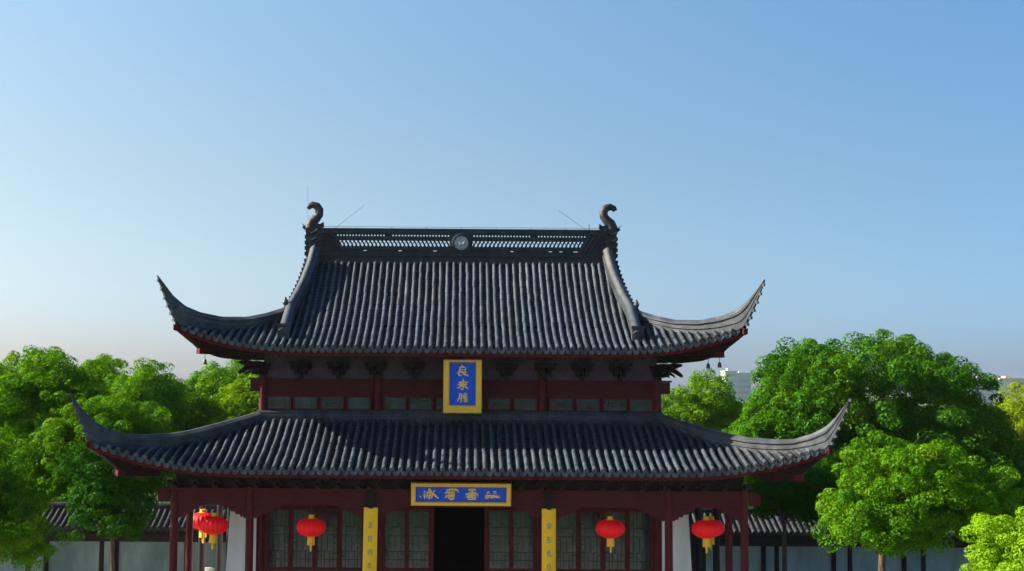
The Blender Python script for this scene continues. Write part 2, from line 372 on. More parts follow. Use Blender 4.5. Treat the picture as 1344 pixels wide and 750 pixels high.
def hip_ridge(roof, prof, sx, sy, w0=.24, tipw=.05):
    """ridge along a hip: prof = [(|X|, top z)], flying on past the eave corner as a thin horn"""
    xc = roof.xe + roof.ext; b = MB(); k = roof.xe + roof.ye; secs = []
    xs = [p[0] for p in prof]; n = 44
    for i in range(n + 1):
        x = xs[0] + (xs[-1] - xs[0]) * i / n
        zt = float(np.interp(x, xs, [p[1] for p in prof]))
        if x <= xc - .12: zb = roof.hip_pt(x, sy < 0).z - .04
        else:
            zc = roof.hip_pt(xc - .12, sy < 0).z - .04; f = (x - xc + .12) / (xs[-1] - xc + .12)
            zb = zc + (prof[-1][1] - .05 - zc) * f ** 1.25
        h = max(zt - zb, .045)
        f = max(0, (x - (xc - 1.0)) / (xs[-1] - xc + 1.0)); w = w0 + (tipw - w0) * f ** 1.2
        out = [(.50, 0), (.50, .30), (.62, .33), (.62, .43), (.42, .46), (.42, .66), (.60, .69), (.60, .80), (.44, .84), (.30, .96), (.12, 1.0)]
        sec = [(u, v) for u, v in out] + [(-u, v) for u, v in reversed(out)]
        y = k - x
        c = Vector((x, y, zb)); nrm = Vector((1, 1, 0)).normalized()
        pts = [c + nrm * u * w + Vector((0, 0, v * h)) for u, v in sec]
        secs.append([Vector((p.x * sx, YC + (p.y - YC) * sy, p.z)) for p in pts])
    if sx * sy < 0: secs = [q[::-1] for q in secs]
    b.loft(secs)
    # ribbed tiles hanging below the horn
    for j in range(6 if sy > 0 else 0):
        x = xc - .04 + j * .07; f = (x - xc + .12) / (xs[-1] - xc + .12); zc = roof.hip_pt(xc - .12).z - .04
        z = zc + (prof[-1][1] - .05 - zc) * f ** 1.25
        b.box((x * sx, YC + (k - x - YC) * sy, z - .02), (.10 - j * .008, .10 - j * .008, .07), rz=R(45))
    return b

# ---- skirt roof (lower)
LR = Roof(8.15, -1.2, .55, 3.7, 5.97, .70, 7.06, 2.9, .72)
cover, pan, ends, board, soff = MB(), MB(), {k: MB() for k in 'fbrl'}, MB(), MB()
LR.tiles(cover, pan, ends); LR.eave(board, soff, 2.9)
skirt = pan.build('skirt_roof', M['pan'], hall, smooth=True)
cover.build('cover_tiles', M['tile'], skirt, smooth=True)
for e in ends.values(): e.build('eave_end_tiles', M['eave_tile'], skirt)
board.build('eave_board', M['red_eave'], skirt)
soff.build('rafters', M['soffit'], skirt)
LP = [(5.22, 7.28), (5.56, 7.17), (6.15, 6.99), (6.72, 6.83), (7.09, 6.77), (7.63, 6.75), (7.98, 6.78), (8.32, 6.92), (8.57, 7.10), (8.74, 7.31), (8.87, 7.53), (9.0, 7.75)]
for sx in (-1, 1):
    for sy in (1, -1): hip_ridge(LR, LP if sy > 0 else [(5.22, 7.28), (5.56, 7.15), (6.15, 6.93), (6.72, 6.74), (7.09, 6.64), (7.63, 6.46), (8.3, 6.36), (8.72, 6.36)], sx, sy).build('hip_ridge', M['ridge'], skirt, smooth=True)
def ring_ridge(m, prof, x, y0, y1):
    """moulded ridge running round the foot of the upper walls; prof = (outward, z) outline"""
    secs = []
    for cx, cy in ((-1, -1), (1, -1), (1, 1), (-1, 1), (-1, -1)):
        secs.append([(cx * (x + o), (y0 - o) if cy < 0 else (y1 + o), z) for o, z in prof])
    m.loft(secs, caps=False)
rr = MB()
ring_ridge(rr, [(-.1, 6.98), (.17, 6.98), (.17, 7.06), (.12, 7.07), (.12, 7.13), (.16, 7.14), (.16, 7.19), (.10, 7.20), (.10, 7.25), (.13, 7.26), (.09, 7.32), (-.1, 7.32)], 5.16, 1.77, 7.83)
rr.build('wall_ridge', M['ridge'], skirt)
for sx in (-1, 1):
    for sy in (-1, 1):
        b = MB(); f = lambda x, y, z: (x * sx, YC + (y - YC) * (1 if sy < 0 else -1), z)
        k = LR.xe + LR.ye; H = lambda x, dz: Vector(f(x, k - x, LR.hip_pt(min(x, 8.55), sy > 0).z + dz))
        Z = lambda x, z: Vector(f(x, k - x, z))
        c = MB(); c.beam(Z(7.3, 5.80), Z(7.98, 5.85), .13, .13); c.build('corner_beam', M['soffit'], skirt)
        b.beam(Z(7.985, 5.85), Z(8.12, 5.86), .14, .14); c = MB(); c.box(H(8.42, -.22), (.11, .11, .12), rz=R(45)); c.build('beam_end', M['red_eave'], skirt)
        g = MB(); xs = [6.5 + .25 * i for i in range(9)]; top = [(x, LR.hip_pt(min(x, 8.5), sy > 0).z - .13) for x in xs]
        lo = [(8.5, top[-1][1] - .08), (8.08, 5.93), (7.3, 5.86), (6.5, 5.80)]
        g.prism(top + lo, -.08, .08, lambda u, w, z: f(u + w * .707, k - u + w * .707, z)); g.build('corner_board', M['soffit'], skirt)
        b.build('beam_end', M['red_eave'], skirt)

# ---- main roof (upper)
class MainRoof(Roof):
    def gable_d(s, a):
        return s.run - 2.5 * ((abs(a) - 4.25) / .4) ** (2 / 3)
    def dmax(s, side, a):
        if side in 'rl': return max(s.de(side, a) + .02, min(2.3, s.A(side) - abs(a)))
        if abs(a) <= 4.25: return s.run
        if abs(a) < 4.62: return max(s.gable_d(a), s.xe - abs(a))
        return max(s.de(side, a) + .02, s.xe - abs(a))
UR = MainRoof(6.6, .35, .5, 3.2, 8.90, .60, 11.62, 4.45, .50, .187, .049)
cover, pan, ends, board, soff = MB(), MB(), {k: MB() for k in 'fbrl'}, MB(), MB()
UR.tiles(cover, pan, ends, .05); UR.eave(board, soff, 1.5)
main = pan.build('main_roof', M['pan'], hall, smooth=True)
cover.build('cover_tiles', M['tile_fine'], main, smooth=True)
for e in ends.values(): e.build('eave_end_tiles', M['eave_tile'], main)
board.build('eave_board', M['red_eave'], main)
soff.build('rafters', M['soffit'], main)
UP = [(4.55, 10.06), (4.71, 10.01), (5.09, 9.85), (5.55, 9.72), (6.1, 9.69), (6.54, 9.77), (6.86, 9.91), (7.11, 10.15), (7.3, 10.44), (7.43, 10.63)]
for sx in (-1, 1):
    for sy in (1, -1): hip_ridge(UR, UP if sy > 0 else [(4.55, 9.92), (5.1, 9.62), (5.55, 9.44), (6.1, 9.32), (6.54, 9.30), (6.86, 9.33), (7.12, 9.40)], sx, sy, .26).build('hip_ridge', M['ridge'], main, smooth=True)
for sx in (-1, 1):
    for sy in (-1, 1):
        b = MB(); f = lambda x, y, z: (x * sx, YC + (y - YC) * (1 if sy < 0 else -1), z)
        k = UR.xe + UR.ye; H = lambda x, dz: Vector(f(x, k - x, UR.hip_pt(min(x, 6.95), sy > 0).z + dz))
        Z = lambda x, z: Vector(f(x, k - x, z))
        c = MB(); c.beam(Z(5.9, 8.77), Z(6.45, 8.795), .13, .13); c.build('corner_beam', M['soffit'], main)
        b.beam(Z(6.455, 8.795), Z(6.57, 8.80), .14, .14); c = MB(); c.box(H(6.84, -.22), (.11, .11, .12), rz=R(45)); c.build('beam_end', M['red_eave'], main)
        g = MB(); xs = [5.0 + .25 * i for i in range(8)] + [6.9]; top = [(x, UR.hip_pt(x, sy > 0).z - .13) for x in xs]
        lo = [(6.88, top[-1][1] - .08), (6.55, 8.86), (5.9, 8.80), (5.0, 8.74)]
        g.prism(top + lo, -.08, .08, lambda u, w, z: f(u + w * .707, k - u + w * .707, z)); g.build('corner_board', M['soffit'], main)
        b.build('beam_end', M['red_eave'], main)
# gables, gable ridges with their stepped edge tiles
def Xg(y): return 4.25 + .4 * (max(0, (4.8 - y)) / 2.5) ** 1.5
for sx in (-1, 1):
    ys = [2.2 + 5.2 * i / 30 for i in range(31)]; b = MB()
    top = [(y, UR.P('f', 0, (y if y <= YC else 2 * YC - y) - UR.ye).z - .06) for y in ys]
    poly = top + [(ys[-1], 9.6), (ys[0], 9.6)]
    n = len(poly); b.add([(4.02 * sx, y, z) for y, z in poly] + [(4.14 * sx, y, z) for y, z in poly],
          [tuple(range(n)), tuple(range(2 * n - 1, n - 1, -1))] + [(i, (i + 1) % n, (i + 1) % n + n, i + n) for i in range(n)])
    b.build('gable', M['red_beam'], main)
    for sy in (1, -1):
        secs = []; N = 26; edge = MB(); Y0, Y1 = 4.72, .95
        for i in range(N + 1):
            y = Y0 + (Y1 - Y0) * i / N; x = min(Xg(y), 4.62) - .10; z = UR.P('f', 0, y - UR.ye).z
            h = .50 - .18 * (i / N); w = .11
            out = [(1.0, -.05), (1.0, .30), (1.25, .32), (1.25, .42), (.85, .45), (.85, .66), (1.2, .69), (1.2, .80), (.8, .86), (.45, .97), (.12, 1.0)]
            dy = Vector((0, -1, (UR.P('f', 0, y - .02 - UR.ye).z - UR.P('f', 0, y + .02 - UR.ye).z) / .04)).normalized(); up = Vector((1, 0, 0)).cross(dy)
            if up.z < 0: up = -up
            sec = [Vector((x, y, z)) + Vector((1, 0, 0)) * u * w + up * v * h for u, v in out] + [Vector((x, y, z)) - Vector((1, 0, 0)) * u * w + up * v * h for u, v in reversed(out)]
            secs.append([Vector((p.x * sx, YC + (p.y - YC) * sy, p.z)) for p in sec])
        b = MB(); b.loft(secs)
        y = 4.6
        while y > 2.35:
            x = Xg(y); z = UR.P('f', 0, y - UR.ye).z + .10
            yy = YC + (y - YC) * sy
            edge.tube([(sx * (x - .02), yy, z), (sx * (x + .20), yy, z - .05)], .062, 8)
            edge.box((sx * (x + .17), yy - .075 * sy, z - .10), (.03, .10, .14))
            y -= .165
        g = b.build('gable_ridge', M['ridge'], main, smooth=True)
        edge.build('edge_tiles', M['ridge_dark'], main)
        # end block with a small finial where the hip ridge joins
        fb = MB(); yy = YC + (1.02 - YC) * sy; z = UR.P('f', 0, 1.0 - UR.ye).z
        fb.box((sx * 4.52, yy, z + .17), (.30, .22, .36)); fb.box((sx * 4.52, yy - .02 * sy, z + .38), (.34, .26, .05))
        yy2 = YC + (2.25 - YC) * sy
        fb.build('end_block', M['ridge'], main); fb = MB()
        fb.lathe([(.05, 0), (.09, .03), (.05, .09), (.08, .17), (.05, .25), (.02, .32)], (sx * 4.66, yy2, 9.98), 10)
        fb.build('finial', M['ridge'], main)

# main ridge: moulded foot, openwork band, rails and cap
r = MB(); RX = 4.2
def rb(x0, x1, z0, z1, w): r.bb(x0, x1, YC - w / 2, YC + w / 2, z0, z1)
rb(-RX, RX, 11.42, 11.56, .50); rb(-RX + .02, RX - .02, 11.562, 11.64, .36); rb(-RX, RX, 11.642, 11.70, .46); rb(-RX + .02, RX - .02, 11.702, 11.75, .30)
rb(-RX, RX, 11.84, 11.93, .26); rb(-RX, RX, 12.115, 12.22, .24); rb(-RX, RX, 12.29, 12.40, .30); rb(-RX + .02, RX - .02, 12.402, 12.45, .18)
rng = random.Random(5)
x = -3.4
while x < 3.4:                                   # low band: nearly solid with a few small slots
    rb(x, x + .102, 11.748, 11.842 if rng.random() > .05 else 11.80, .16)
    x += .10
for s in (-1, 1):
    r_lo, r_hi = .30, 3.62
    x = r_lo
    while x < r_hi:                              # slit row
        if 1.9 < x < 2.12: rb(s * x, s * (x + .09), 12.203, 12.307, .14)
        else: rb(s * x, s * (x + .046), 12.203, 12.307, .12)
        x += .088
    x = r_lo - .1
    while x < r_hi - .1:                         # slanting lattice row
        r.beam((s * x, YC, 11.90), (s * (x + .13), YC, 12.135), .044, .12, up=(0, 1, 0))
        r.beam((s * (x + .10), YC, 11.90), (s * (x - .03), YC, 12.135), .018, .05, up=(0, 1, 0))
        x += .115
    rb(s * 0, s * .32, 11.748, 12.307, .20)
    # scroll-carved end blocks
    poly = [(3.30, 11.748), (4.2, 11.748), (4.2, 12.34), (3.62, 12.34)]
    r.prism([(s * a, b) for a, b in poly], YC - .1, YC + .1)
    for q in range(3):
        r.tube([(s * (3.38 + .14 * q), YC - .13, 11.78), (s * (3.58 + .14 * q), YC - .13, 12.12), (s * (3.68 + .15 * q), YC - .13, 12.27)], .03, 6)
    pts = [(s * (3.92 + .13 * (1 - t / 14) * math.cos(t * .7)), YC - .12, 12.0 + .13 * (1 - t / 14) * math.sin(t * .7)) for t in range(13)]
    r.tube(pts, .022, 6)
mr = r.build('main_ridge', M['ridge_dark'], main)
b = MB()
ring = [[(rad * math.cos(2 * math.pi * k / 28), y, 12.03 + rad * math.sin(2 * math.pi * k / 28)) for k in range(28)] for rad, y in ((.29, YC - .10), (.29, YC - .19), (.23, YC - .21), (.21, YC - .17))]
b.loft([q[::-1] for q in ring], caps=False); b.build('roundel_rim', M['ridge_dark'], main, smooth=True)
b = MB(); ring = [[(rad * math.cos(2 * math.pi * k / 28), y, 12.03 + rad * math.sin(2 * math.pi * k / 28)) for k in range(28)] for rad, y in ((.21, YC - .165), (.20, YC - .19), (.14, YC - .215), (.08, YC - .20), (.02, YC - .225))]
b.loft([q[::-1] for q in ring])
b.tube([(-.06, YC - .22, 12.06), (-.02, YC - .235, 11.99), (.05, YC - .235, 12.0), (.09, YC - .22, 12.06)], .022, 6)
b.build('roundel', M['medal'], main, smooth=True)
# curled ridge-end finials (built once, mirrored for the other end)
def curl(s):
    b = MB()
    pts = [(4.41, 13.01), (4.37, 13.08), (4.27, 13.125), (4.15, 13.09), (4.075, 12.98), (4.085, 12.84), (4.17, 12.73), (4.27, 12.64), (4.32, 12.52), (4.31, 12.36)]
    rad = [.07, .085, .10, .112, .12, .125, .135, .15, .16, .17]
    b.tube([(s * x, YC, z) for x, z in pts], rad, 12, .9, ref=(0, 1, 0))
    b.prism([(s * a, c) for a, c in [(4.10, 11.6), (4.42, 11.6), (4.44, 12.44), (4.12, 12.50)]], YC - .15, YC + .15)
    b.prism([(s * a, c) for a, c in [(4.40, 12.44), (4.58, 12.60), (4.52, 12.50), (4.56, 12.46), (4.44, 12.36)]], YC - .06, YC + .06)
    b.prism([(s * a, c) for a, c in [(4.18, 12.62), (4.05, 12.56), (3.95, 12.62), (3.94, 12.50), (4.02, 12.44), (4.2, 12.44)]], YC - .09, YC + .09)
    for q in range(3): b.tube([(s * 4.10, YC - .16, 12.40 - q * .2), (s * 4.26, YC - .175, 12.28 - q * .2), (s * 4.43, YC - .16, 12.36 - q * .2)], .03, 6)
    for q in range(4): b.bb(s * 4.42, s * 4.47, YC - .12, YC + .12, 11.66 + q * .16, 11.76 + q * .16)
    return b
for s in (-1, 1): curl(s).build('ridge_finial', M['ridge_dark'], main, smooth=True)

# ---- upper storey
XU, Y0U, Y1U = 5.13, 1.78, 7.82
def column(x, y, z0, z1, r, m='red', base=True):
    b = MB(); b.lathe([(r * 1.02, 0), (r * 1.02, (z1 - z0) * .35), (r * .96, z1 - z0)], n=16)
    o = b.build('column', M[m], hall, loc=(x, y - YC, z0), smooth=True, local=True)
    if base:
        b = MB(); b.lathe([(r * 1.5, 0), (r * 1.75, .05), (r * 1.8, .12), (r * 1.45, .2), (r * 1.2, .21)], n=16)
        b.build('column_base', M['stone'], o, smooth=True, local=True)
    return o
for y in (Y0U, Y1U):
    for x in (-XU, -2.14, 2.14, XU): column(x, y, 6.9, 8.2, .105, base=False)
def wall_run(b, z0, z1, t, inset=0):
    x, a, c = XU - inset, Y0U + inset, Y1U - inset
    b.bb(-x, x, a, a + t, z0, z1); b.bb(-x, x, c - t, c, z0, z1); b.bb(-x, -x + t, a + t, c - t, z0, z1); b.bb(x - t, x, a + t, c - t, z0, z1)
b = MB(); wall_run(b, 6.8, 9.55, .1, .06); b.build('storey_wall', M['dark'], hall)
b = MB(); wall_run(b, 8.13, 9.2, .05, .005); b.build('bracket_board', M['frieze'], hall)
b = MB()
for z0, z1, t in ((8.085, 8.14, .10), (7.70, 7.745, .08)): wall_run(b, z0, z1, t, -.03)
wall_run(b, 7.745, 8.085, .05, .01)
for s in (-1, 1):                                 # beam ends poking past the corner posts
    b.bb(s * 5.2, s * 5.46, Y0U - .06, Y0U + .06, 7.80, 8.10); b.bb(s * 5.19, s * 5.50, Y0U - .10, Y0U + .10, 8.102, 8.15)
b.build('storey_beam', M['red_beam'], hall)
def window(x, w, y, flip=1):
    z0, z1 = 7.30, 7.70; b = MB(); t = .05
    b.bb(x - w / 2, x - w / 2 + t, y - .03, y + .05, z0, z1); b.bb(x + w / 2 - t, x + w / 2, y - .03, y + .05, z0, z1)
    b.bb(x - w / 2 + t, x + w / 2 - t, y - .028, y + .05, z0, z0 + .06); b.bb(x - w / 2 + t, x + w / 2 - t, y - .028, y + .05, z1 - .05, z1)
    o = b.build('window', M['red'], hall)
    p = MB(); p.bb(x - w / 2 + t, x + w / 2 - t, y + .01, y + .03, z0 + .06, z1 - .05); p.build('pane', M['glass'], o)
    l = MB()
    for k in (1, 2): l.bb(x - w / 2 + t, x + w / 2 - t, y - .008, y + .006, z0 + .06 + k * .097 - .008, z0 + .06 + k * .097 + .008)
    for k in (-1, 1): l.bb(x + k * w * .24 - .008, x + k * w * .24 + .008, y - .005, y + .006, z0 + .06, z1 - .05)
    l.build('lattice', M['lattice'], o)
for y in (Y0U + .005, Y1U - .03):
    for s in (-1, 1):
        for k in range(4): window(s * (2.28 + .355 + k * .695), .66, y)
    for k in range(6): window(-1.70 + k * .68, .64, y)

def bracket_set():
    """dougong: stacked blocks and crossing arms stepping outwards"""
    b = MB()
    b.box((0, 0, .05), (.18, .18, .10)); b.box((0, -.14, .15), (.09, .50, .09)); b.box((0, 0, .15), (.50, .08, .09))
    for x in (-.22, .22): b.box((x, 0, .225), (.12, .12, .06))
    b.box((0, -.34, .225), (.12, .12, .06)); b.box((0, -.2, .30), (.09, .80, .09)); b.box((0, 0, .30), (.80, .08, .09)); b.box((0, -.34, .30), (.52, .08, .08))
    for x in (-.36, 0, .36): b.box((x, 0, .375), (.12, .12, .06))
    for x in (-.22, .22): b.box((x, -.34, .37), (.11, .11, .06))
    b.box((0, -.62, .375), (.12, .12, .06)); b.box((0, -.62, .44), (.62, .08, .08)); b.box((0, -.34, .44), (.86, .08, .08)); b.box((0, -.36, .44), (.09, .95, .075))
    b.prism([(-.09, .20), (-.30, .12), (-.52, .0), (-.50, .08), (-.30, .22), (-.09, .26)], -.03, .03, lambda x, y, z: (y, x - .35, z + .1))
    return b
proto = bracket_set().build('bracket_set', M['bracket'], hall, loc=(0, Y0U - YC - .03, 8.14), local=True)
first = True
def place_bracket(x, y, rz):
    global first
    o = proto if first else proto.copy()
    if not first: COL.objects.link(o); o.parent = hall
    first = False; o.scale = (.68, .9, .92); o.location = (x, y - YC, 8.14); o.rotation_euler.z = rz
for x in (-4.15, -3.17, -2.2, -1.2, 0, 1.2, 2.2, 3.17, 4.15):
    place_bracket(x, Y0U - .03, 0); place_bracket(x, Y1U + .03, math.pi)
for y in (2.8, 3.8, 4.8, 5.8, 6.8):
    place_bracket(XU + .03, y, R(90)); place_bracket(-XU - .03, y, R(-90))
for sx, sy, a in ((1, -1, 45), (-1, -1, -45), (1, 1, 135), (-1, 1, -135)):
    place_bracket(sx * (XU + .02), Y0U - .02 if sy < 0 else Y1U + .02, R(a))

# ---- lower storey
ZF = 1.0
b = MB(); b.bb(-8.3, 8.3, -1.4, 11.0, -.1, ZF - .12); b.bb(-8.4, 8.4, -1.5, 11.1, ZF - .12, ZF); b.build('plinth', M['stone'], hall, bevel=.015)
b = MB()
for k in range(6): b.bb(-2.2, 2.2, -1.5 - .32 * (6 - k), -1.5 - .32 * (5 - k) + (0 if k == 5 else 0), -.05, .155 * (k + 1) - .005)
for s in (-1, 1): b.prism([(-1.5, ZF - .03), (-3.55, .10), (-3.55, -.05), (-1.5, -.05)], s * 2.2, s * 2.6, lambda x, y, z: (y, x, z))
b.build('stone_steps', M['stone'], hall)
XS = [6.98, 5.13, 2.19]; ZB0, ZB1 = 5.03, 5.43
for x in XS:
    for s in (-1, 1):
        for y in (0, 9.6): column(s * x, y, ZF, 5.5, .10)
        if x < 6: 
            for y in (1.84, 7.76): column(s * x, y, ZF, 5.5, .11)
SIDEY = [1.84, 3.5, 6.1, 7.76]
for s in (-1, 1):
    for y in SIDEY: column(s * 6.98, y, ZF, 5.5, .095, 'red' if y < 2 else 'blackwood_and_shade')  # deeper side columns in black: tree shade put into their colour
def lintel(p, q):
    p, q = Vector((p[0], p[1], 0)), Vector((q[0], q[1], 0)); b = MB(); up = Vector((0, 0, 1))
    b.beam(p + up * 5.22, q + up * 5.22, .10, .34); b.beam(p + up * 5.045, q + up * 5.045, .07, .03)
    return b.build('beam', M['red_beam'], hall)
allx = [-6.98, -5.13, -2.19, 2.19, 5.13, 6.98]
def corbel(x, y, dx, dy):
    b = MB(); n = [(.02, 5.04), (.02, 4.72), (.07, 4.70), (.10, 4.75), (.17, 4.74), (.22, 4.81), (.31, 4.80), (.37, 4.87), (.47, 4.87), (.53, 4.94), (.62, 4.95), (.72, 5.02), (.74, 5.04)]
    sc = .8 if abs(x) > 6 or (abs(x) > 5 and abs(x + dx) > abs(x)) else 1.0
    fn = (lambda u, v, z: (x + dx * (u * sc + .08), y + v, z)) if dx else (lambda u, v, z: (x + v, y + dy * (u * sc + .08), z))
    b.prism(n, -.03, .03, fn); return b.build('corbel', M['red_beam'], hall)
for y in (0, 9.6):
    for i in range(5):
        lintel((allx[i] + .09, y), (allx[i + 1] - .09, y)); corbel(allx[i], y, 1, 0); corbel(allx[i + 1], y, -1, 0)
for s in (-1, 1):
    ys = [0] + SIDEY + [9.6]
    for i in range(5):
        lintel((s * 6.98, ys[i] + .09), (s * 6.98, ys[i + 1] - .09)); corbel(s * 6.98, ys[i], 0, 1); corbel(s * 6.98, ys[i + 1], 0, -1)
    for y in (1.84, 7.76): lintel((s * 5.25, y), (s * 6.9, y))
    for x in XS[1:]:
        lintel((s * x, .1), (s * x, 1.74))
b = MB()                                          # flat plate, dark frieze above the beams, and beam ends
for y in (0, 9.6): b.bb(-7.25, 7.25, y - .10, y + .10, 5.392, 5.45)
for s in (-1, 1):
    b.bb(s * 6.88, s * 7.08, .1, 9.5, 5.394, 5.448)
    b.bb(s * 7.1, s * 7.38, -.05, .05, 5.10, 5.385)
b.build('plate_beam', M['red_beam'], hall)
b = MB()
for y in (.06, 9.54): b.bb(-6.98, 6.98, y - .03, y + .03, 5.45, 6.1)
for s in (-1, 1): b.bb(s * 6.90, s * 6.95, .09, 9.51, 5.45, 6.1)
b.build('frieze_board', M['blackwood_and_shade'], hall)
b = MB(); b.box((0, 0, .04), (.14, .14, .08)); b.box((0, -.10, .11), (.07, .36, .07)); b.box((0, 0, .11), (.34, .06, .06)); b.box((0, -.24, .18), (.26, .06, .06))
eb = b.build('eave_bracket', M['bracket'], hall, loc=(0, 0, 0), local=True)
for j, (y, rz) in enumerate(((-.05, 0), (9.65, math.pi))):
    for i in range(29):
        o = eb if i + j == 0 else eb.copy()
        if i + j: COL.objects.link(o); o.parent = hall
        o.location = (-6.98 + i * .4986, y - YC, 5.45); o.rotation_euler.z = rz
b = MB(); b.bb(-6.8, 6.8, .1, 9.5, 5.75, 5.80); b.build('ceiling', M['soffit'], hall)
for s in (-1, 1):                                 # whitewashed, slightly battered end walls
    b = MB(); z0, z1 = ZF, 5.74
    ob, ot = 6.12, 5.86
    f = lambda o, y, z: (s * o, y, z)
    vs = [f(5.235, 1.72, z0), f(ob, 1.72, z0), f(ob, 7.88, z0), f(5.235, 7.88, z0), f(5.235, 1.72, z1), f(ot, 1.72, z1), f(ot, 7.88, z1), f(5.235, 7.88, z1)]
    b.add(vs, [(3, 2, 1, 0), (4, 5, 6, 7), (0, 1, 5, 4), (1, 2, 6, 5), (2, 3, 7, 6), (3, 0, 4, 7)])
    b.build('side_wall', M['plaster'], hall)
b = MB(); b.bb(-5.23, 5.23, 7.75, 7.85, ZF, 5.74); b.build('end_wall', M['plaster'], hall)
b = MB(); b.bb(-5.02, 5.02, 1.78, 1.90, 4.83, 5.74)
for s in (-1, 1): b.bb(s * .655, s * .725, 1.775, 1.905, ZF, 4.83); b.bb(s * 4.985, s * 5.03, 1.785, 1.895, ZF, 4.83); b.bb(s * 1.975, s * 2.09, 1.785, 1.895, ZF, 4.83); b.bb(s * 2.29, s * 2.465, 1.785, 1.895, ZF, 4.83)
b.build('door_frame', M['red'], hall)

def lattice_door():
    w, z0, z1 = .625, 0, 3.82
    b = MB(); st = .062
    for s in (-1, 1): b.bb(s * (w / 2 - st), s * w / 2, -.035, .035, z0, z1)
    for a, c in ((z0, .09), (.95, 1.03), (1.32, 1.40), (2.20, 2.27), (z1 - .08, z1)): b.bb(-w / 2 + st, w / 2 - st, -.033, .033, a, c)
    b.bb(-w / 2 + st, w / 2 - st, -.012, .02, .09, .95); b.bb(-w / 2 + st, w / 2 - st, -.012, .02, 1.03, 1.32)
    b.bb(-w / 2 + st + .05, w / 2 - st - .05, -.024, -.012, .16, .88)
    o = b.build('lattice_door', M['red'], hall, loc=(0, 0, 0), local=True)
    g = MB(); g.bb(-w / 2 + st, w / 2 - st, .004, .016, 1.40, 2.20); g.bb(-w / 2 + st, w / 2 - st, .004, .016, 2.27, z1 - .08); g.build('pane', M['glass'], o, local=True)
    l = MB(); xx = w / 2 - st; t = .007
    def v(x, a, c): l.bb(x - t, x + t, -.016, .002, a, c)
    def h(z, a, c): l.bb(a, c, -.0165, .0015, z - t, z + t)
    for za, zb in ((1.40, 2.20), (2.27, z1 - .08)):
        H = zb - za; n = 4 if H < 1 else 7
        v(-xx * .62, za, zb); v(xx * .62, za, zb)
        for k in range(1, n):
            z = za + H * k / n
            h(z, -xx, -xx * .62); h(z, xx * .62, xx)
            if k % 3 != 0: h(z, -xx * .62, xx * .62)
            h(z + H / n * .5, -xx, -xx * .62) if k % 2 else h(z - H / n * .3, xx * .62, xx)
        v(-xx * .28, za, za + H * .28); v(xx * .28, za, za + H * .28); v(-xx * .28, zb - H * .28, zb); v(xx * .28, zb - H * .28, zb); v(0, za + H * .3, za + H * .55)
    l.build('lattice', M['lattice'], o, local=True)
    return o
LD = lattice_door(); spots = [s * x for s in (-1, 1) for x in (4.67, 4.04, 3.41, 2.78, 1.66, 1.04)]
for i, x in enumerate(spots):
    o = LD if i == 0 else copy_tree(LD, hall)
    o.location = (x, 1.84 - YC, ZF)
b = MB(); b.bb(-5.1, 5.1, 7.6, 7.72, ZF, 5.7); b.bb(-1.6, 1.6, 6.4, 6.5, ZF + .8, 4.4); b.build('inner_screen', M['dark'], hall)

# thin wires and rods on the ridge
b = MB(); b.tube([(-4.0, YC, 12.50), (4.0, YC, 12.50)], .006, 5)
for i in range(9): b.tube([(-4 + i, YC, 12.44), (-4 + i, YC, 12.51)], .006, 5)
b.tube([(-3.63, YC, 12.44), (-2.78, YC, 13.13)], .005, 5); b.tube([(3.60, YC, 12.44), (2.80, YC, 13.0)], .005, 5); b.tube([(-4.40, YC, 12.45), (-4.42, YC, 13.65)], .004, 5)
b.tube([(3.66, YC, 12.44), (3.66, YC, 12.62)], .012, 5)
b.build('lightning_rods', M['iron'], hall)

# ------------------------------------------------------------------ sign boards and lettering
def stroke(b, pts, w, fn, depth=.018):
    """one brush stroke: a ribbon that swells and tapers, raised from the board; pts in plane coordinates"""
    P = [Vector(p) for p in pts]; L, Rr = [], []; n = len(P)
    for i, p in enumerate(P):
        d = (P[min(i + 1, n - 1)] - P[max(i - 1, 0)]); d = d.normalized() if d.length else Vector((1, 0)); q = Vector((-d.y, d.x))
        k = w * (1.0 if i == 0 else (.55 if i == n - 1 else .9)) / 2
        L.append(p + q * k); Rr.append(p - q * k)
    vs = []
    for i in range(n):
        vs += [fn(L[i].x, L[i].y, 0), fn(Rr[i].x, Rr[i].y, 0), fn(L[i].x, L[i].y, depth), fn(Rr[i].x, Rr[i].y, depth)]
    fs = [(0, 1, 3, 2), (4 * n - 4, 4 * n - 2, 4 * n - 1, 4 * n - 3)]
    for i in range(n - 1):
        a, c = 4 * i, 4 * i + 4
        fs += [(a + 2, a + 3, c + 3, c + 2), (a, a + 2, c + 2, c), (a + 1, c + 1, c + 3, a + 3)]
    b.add(vs, fs)
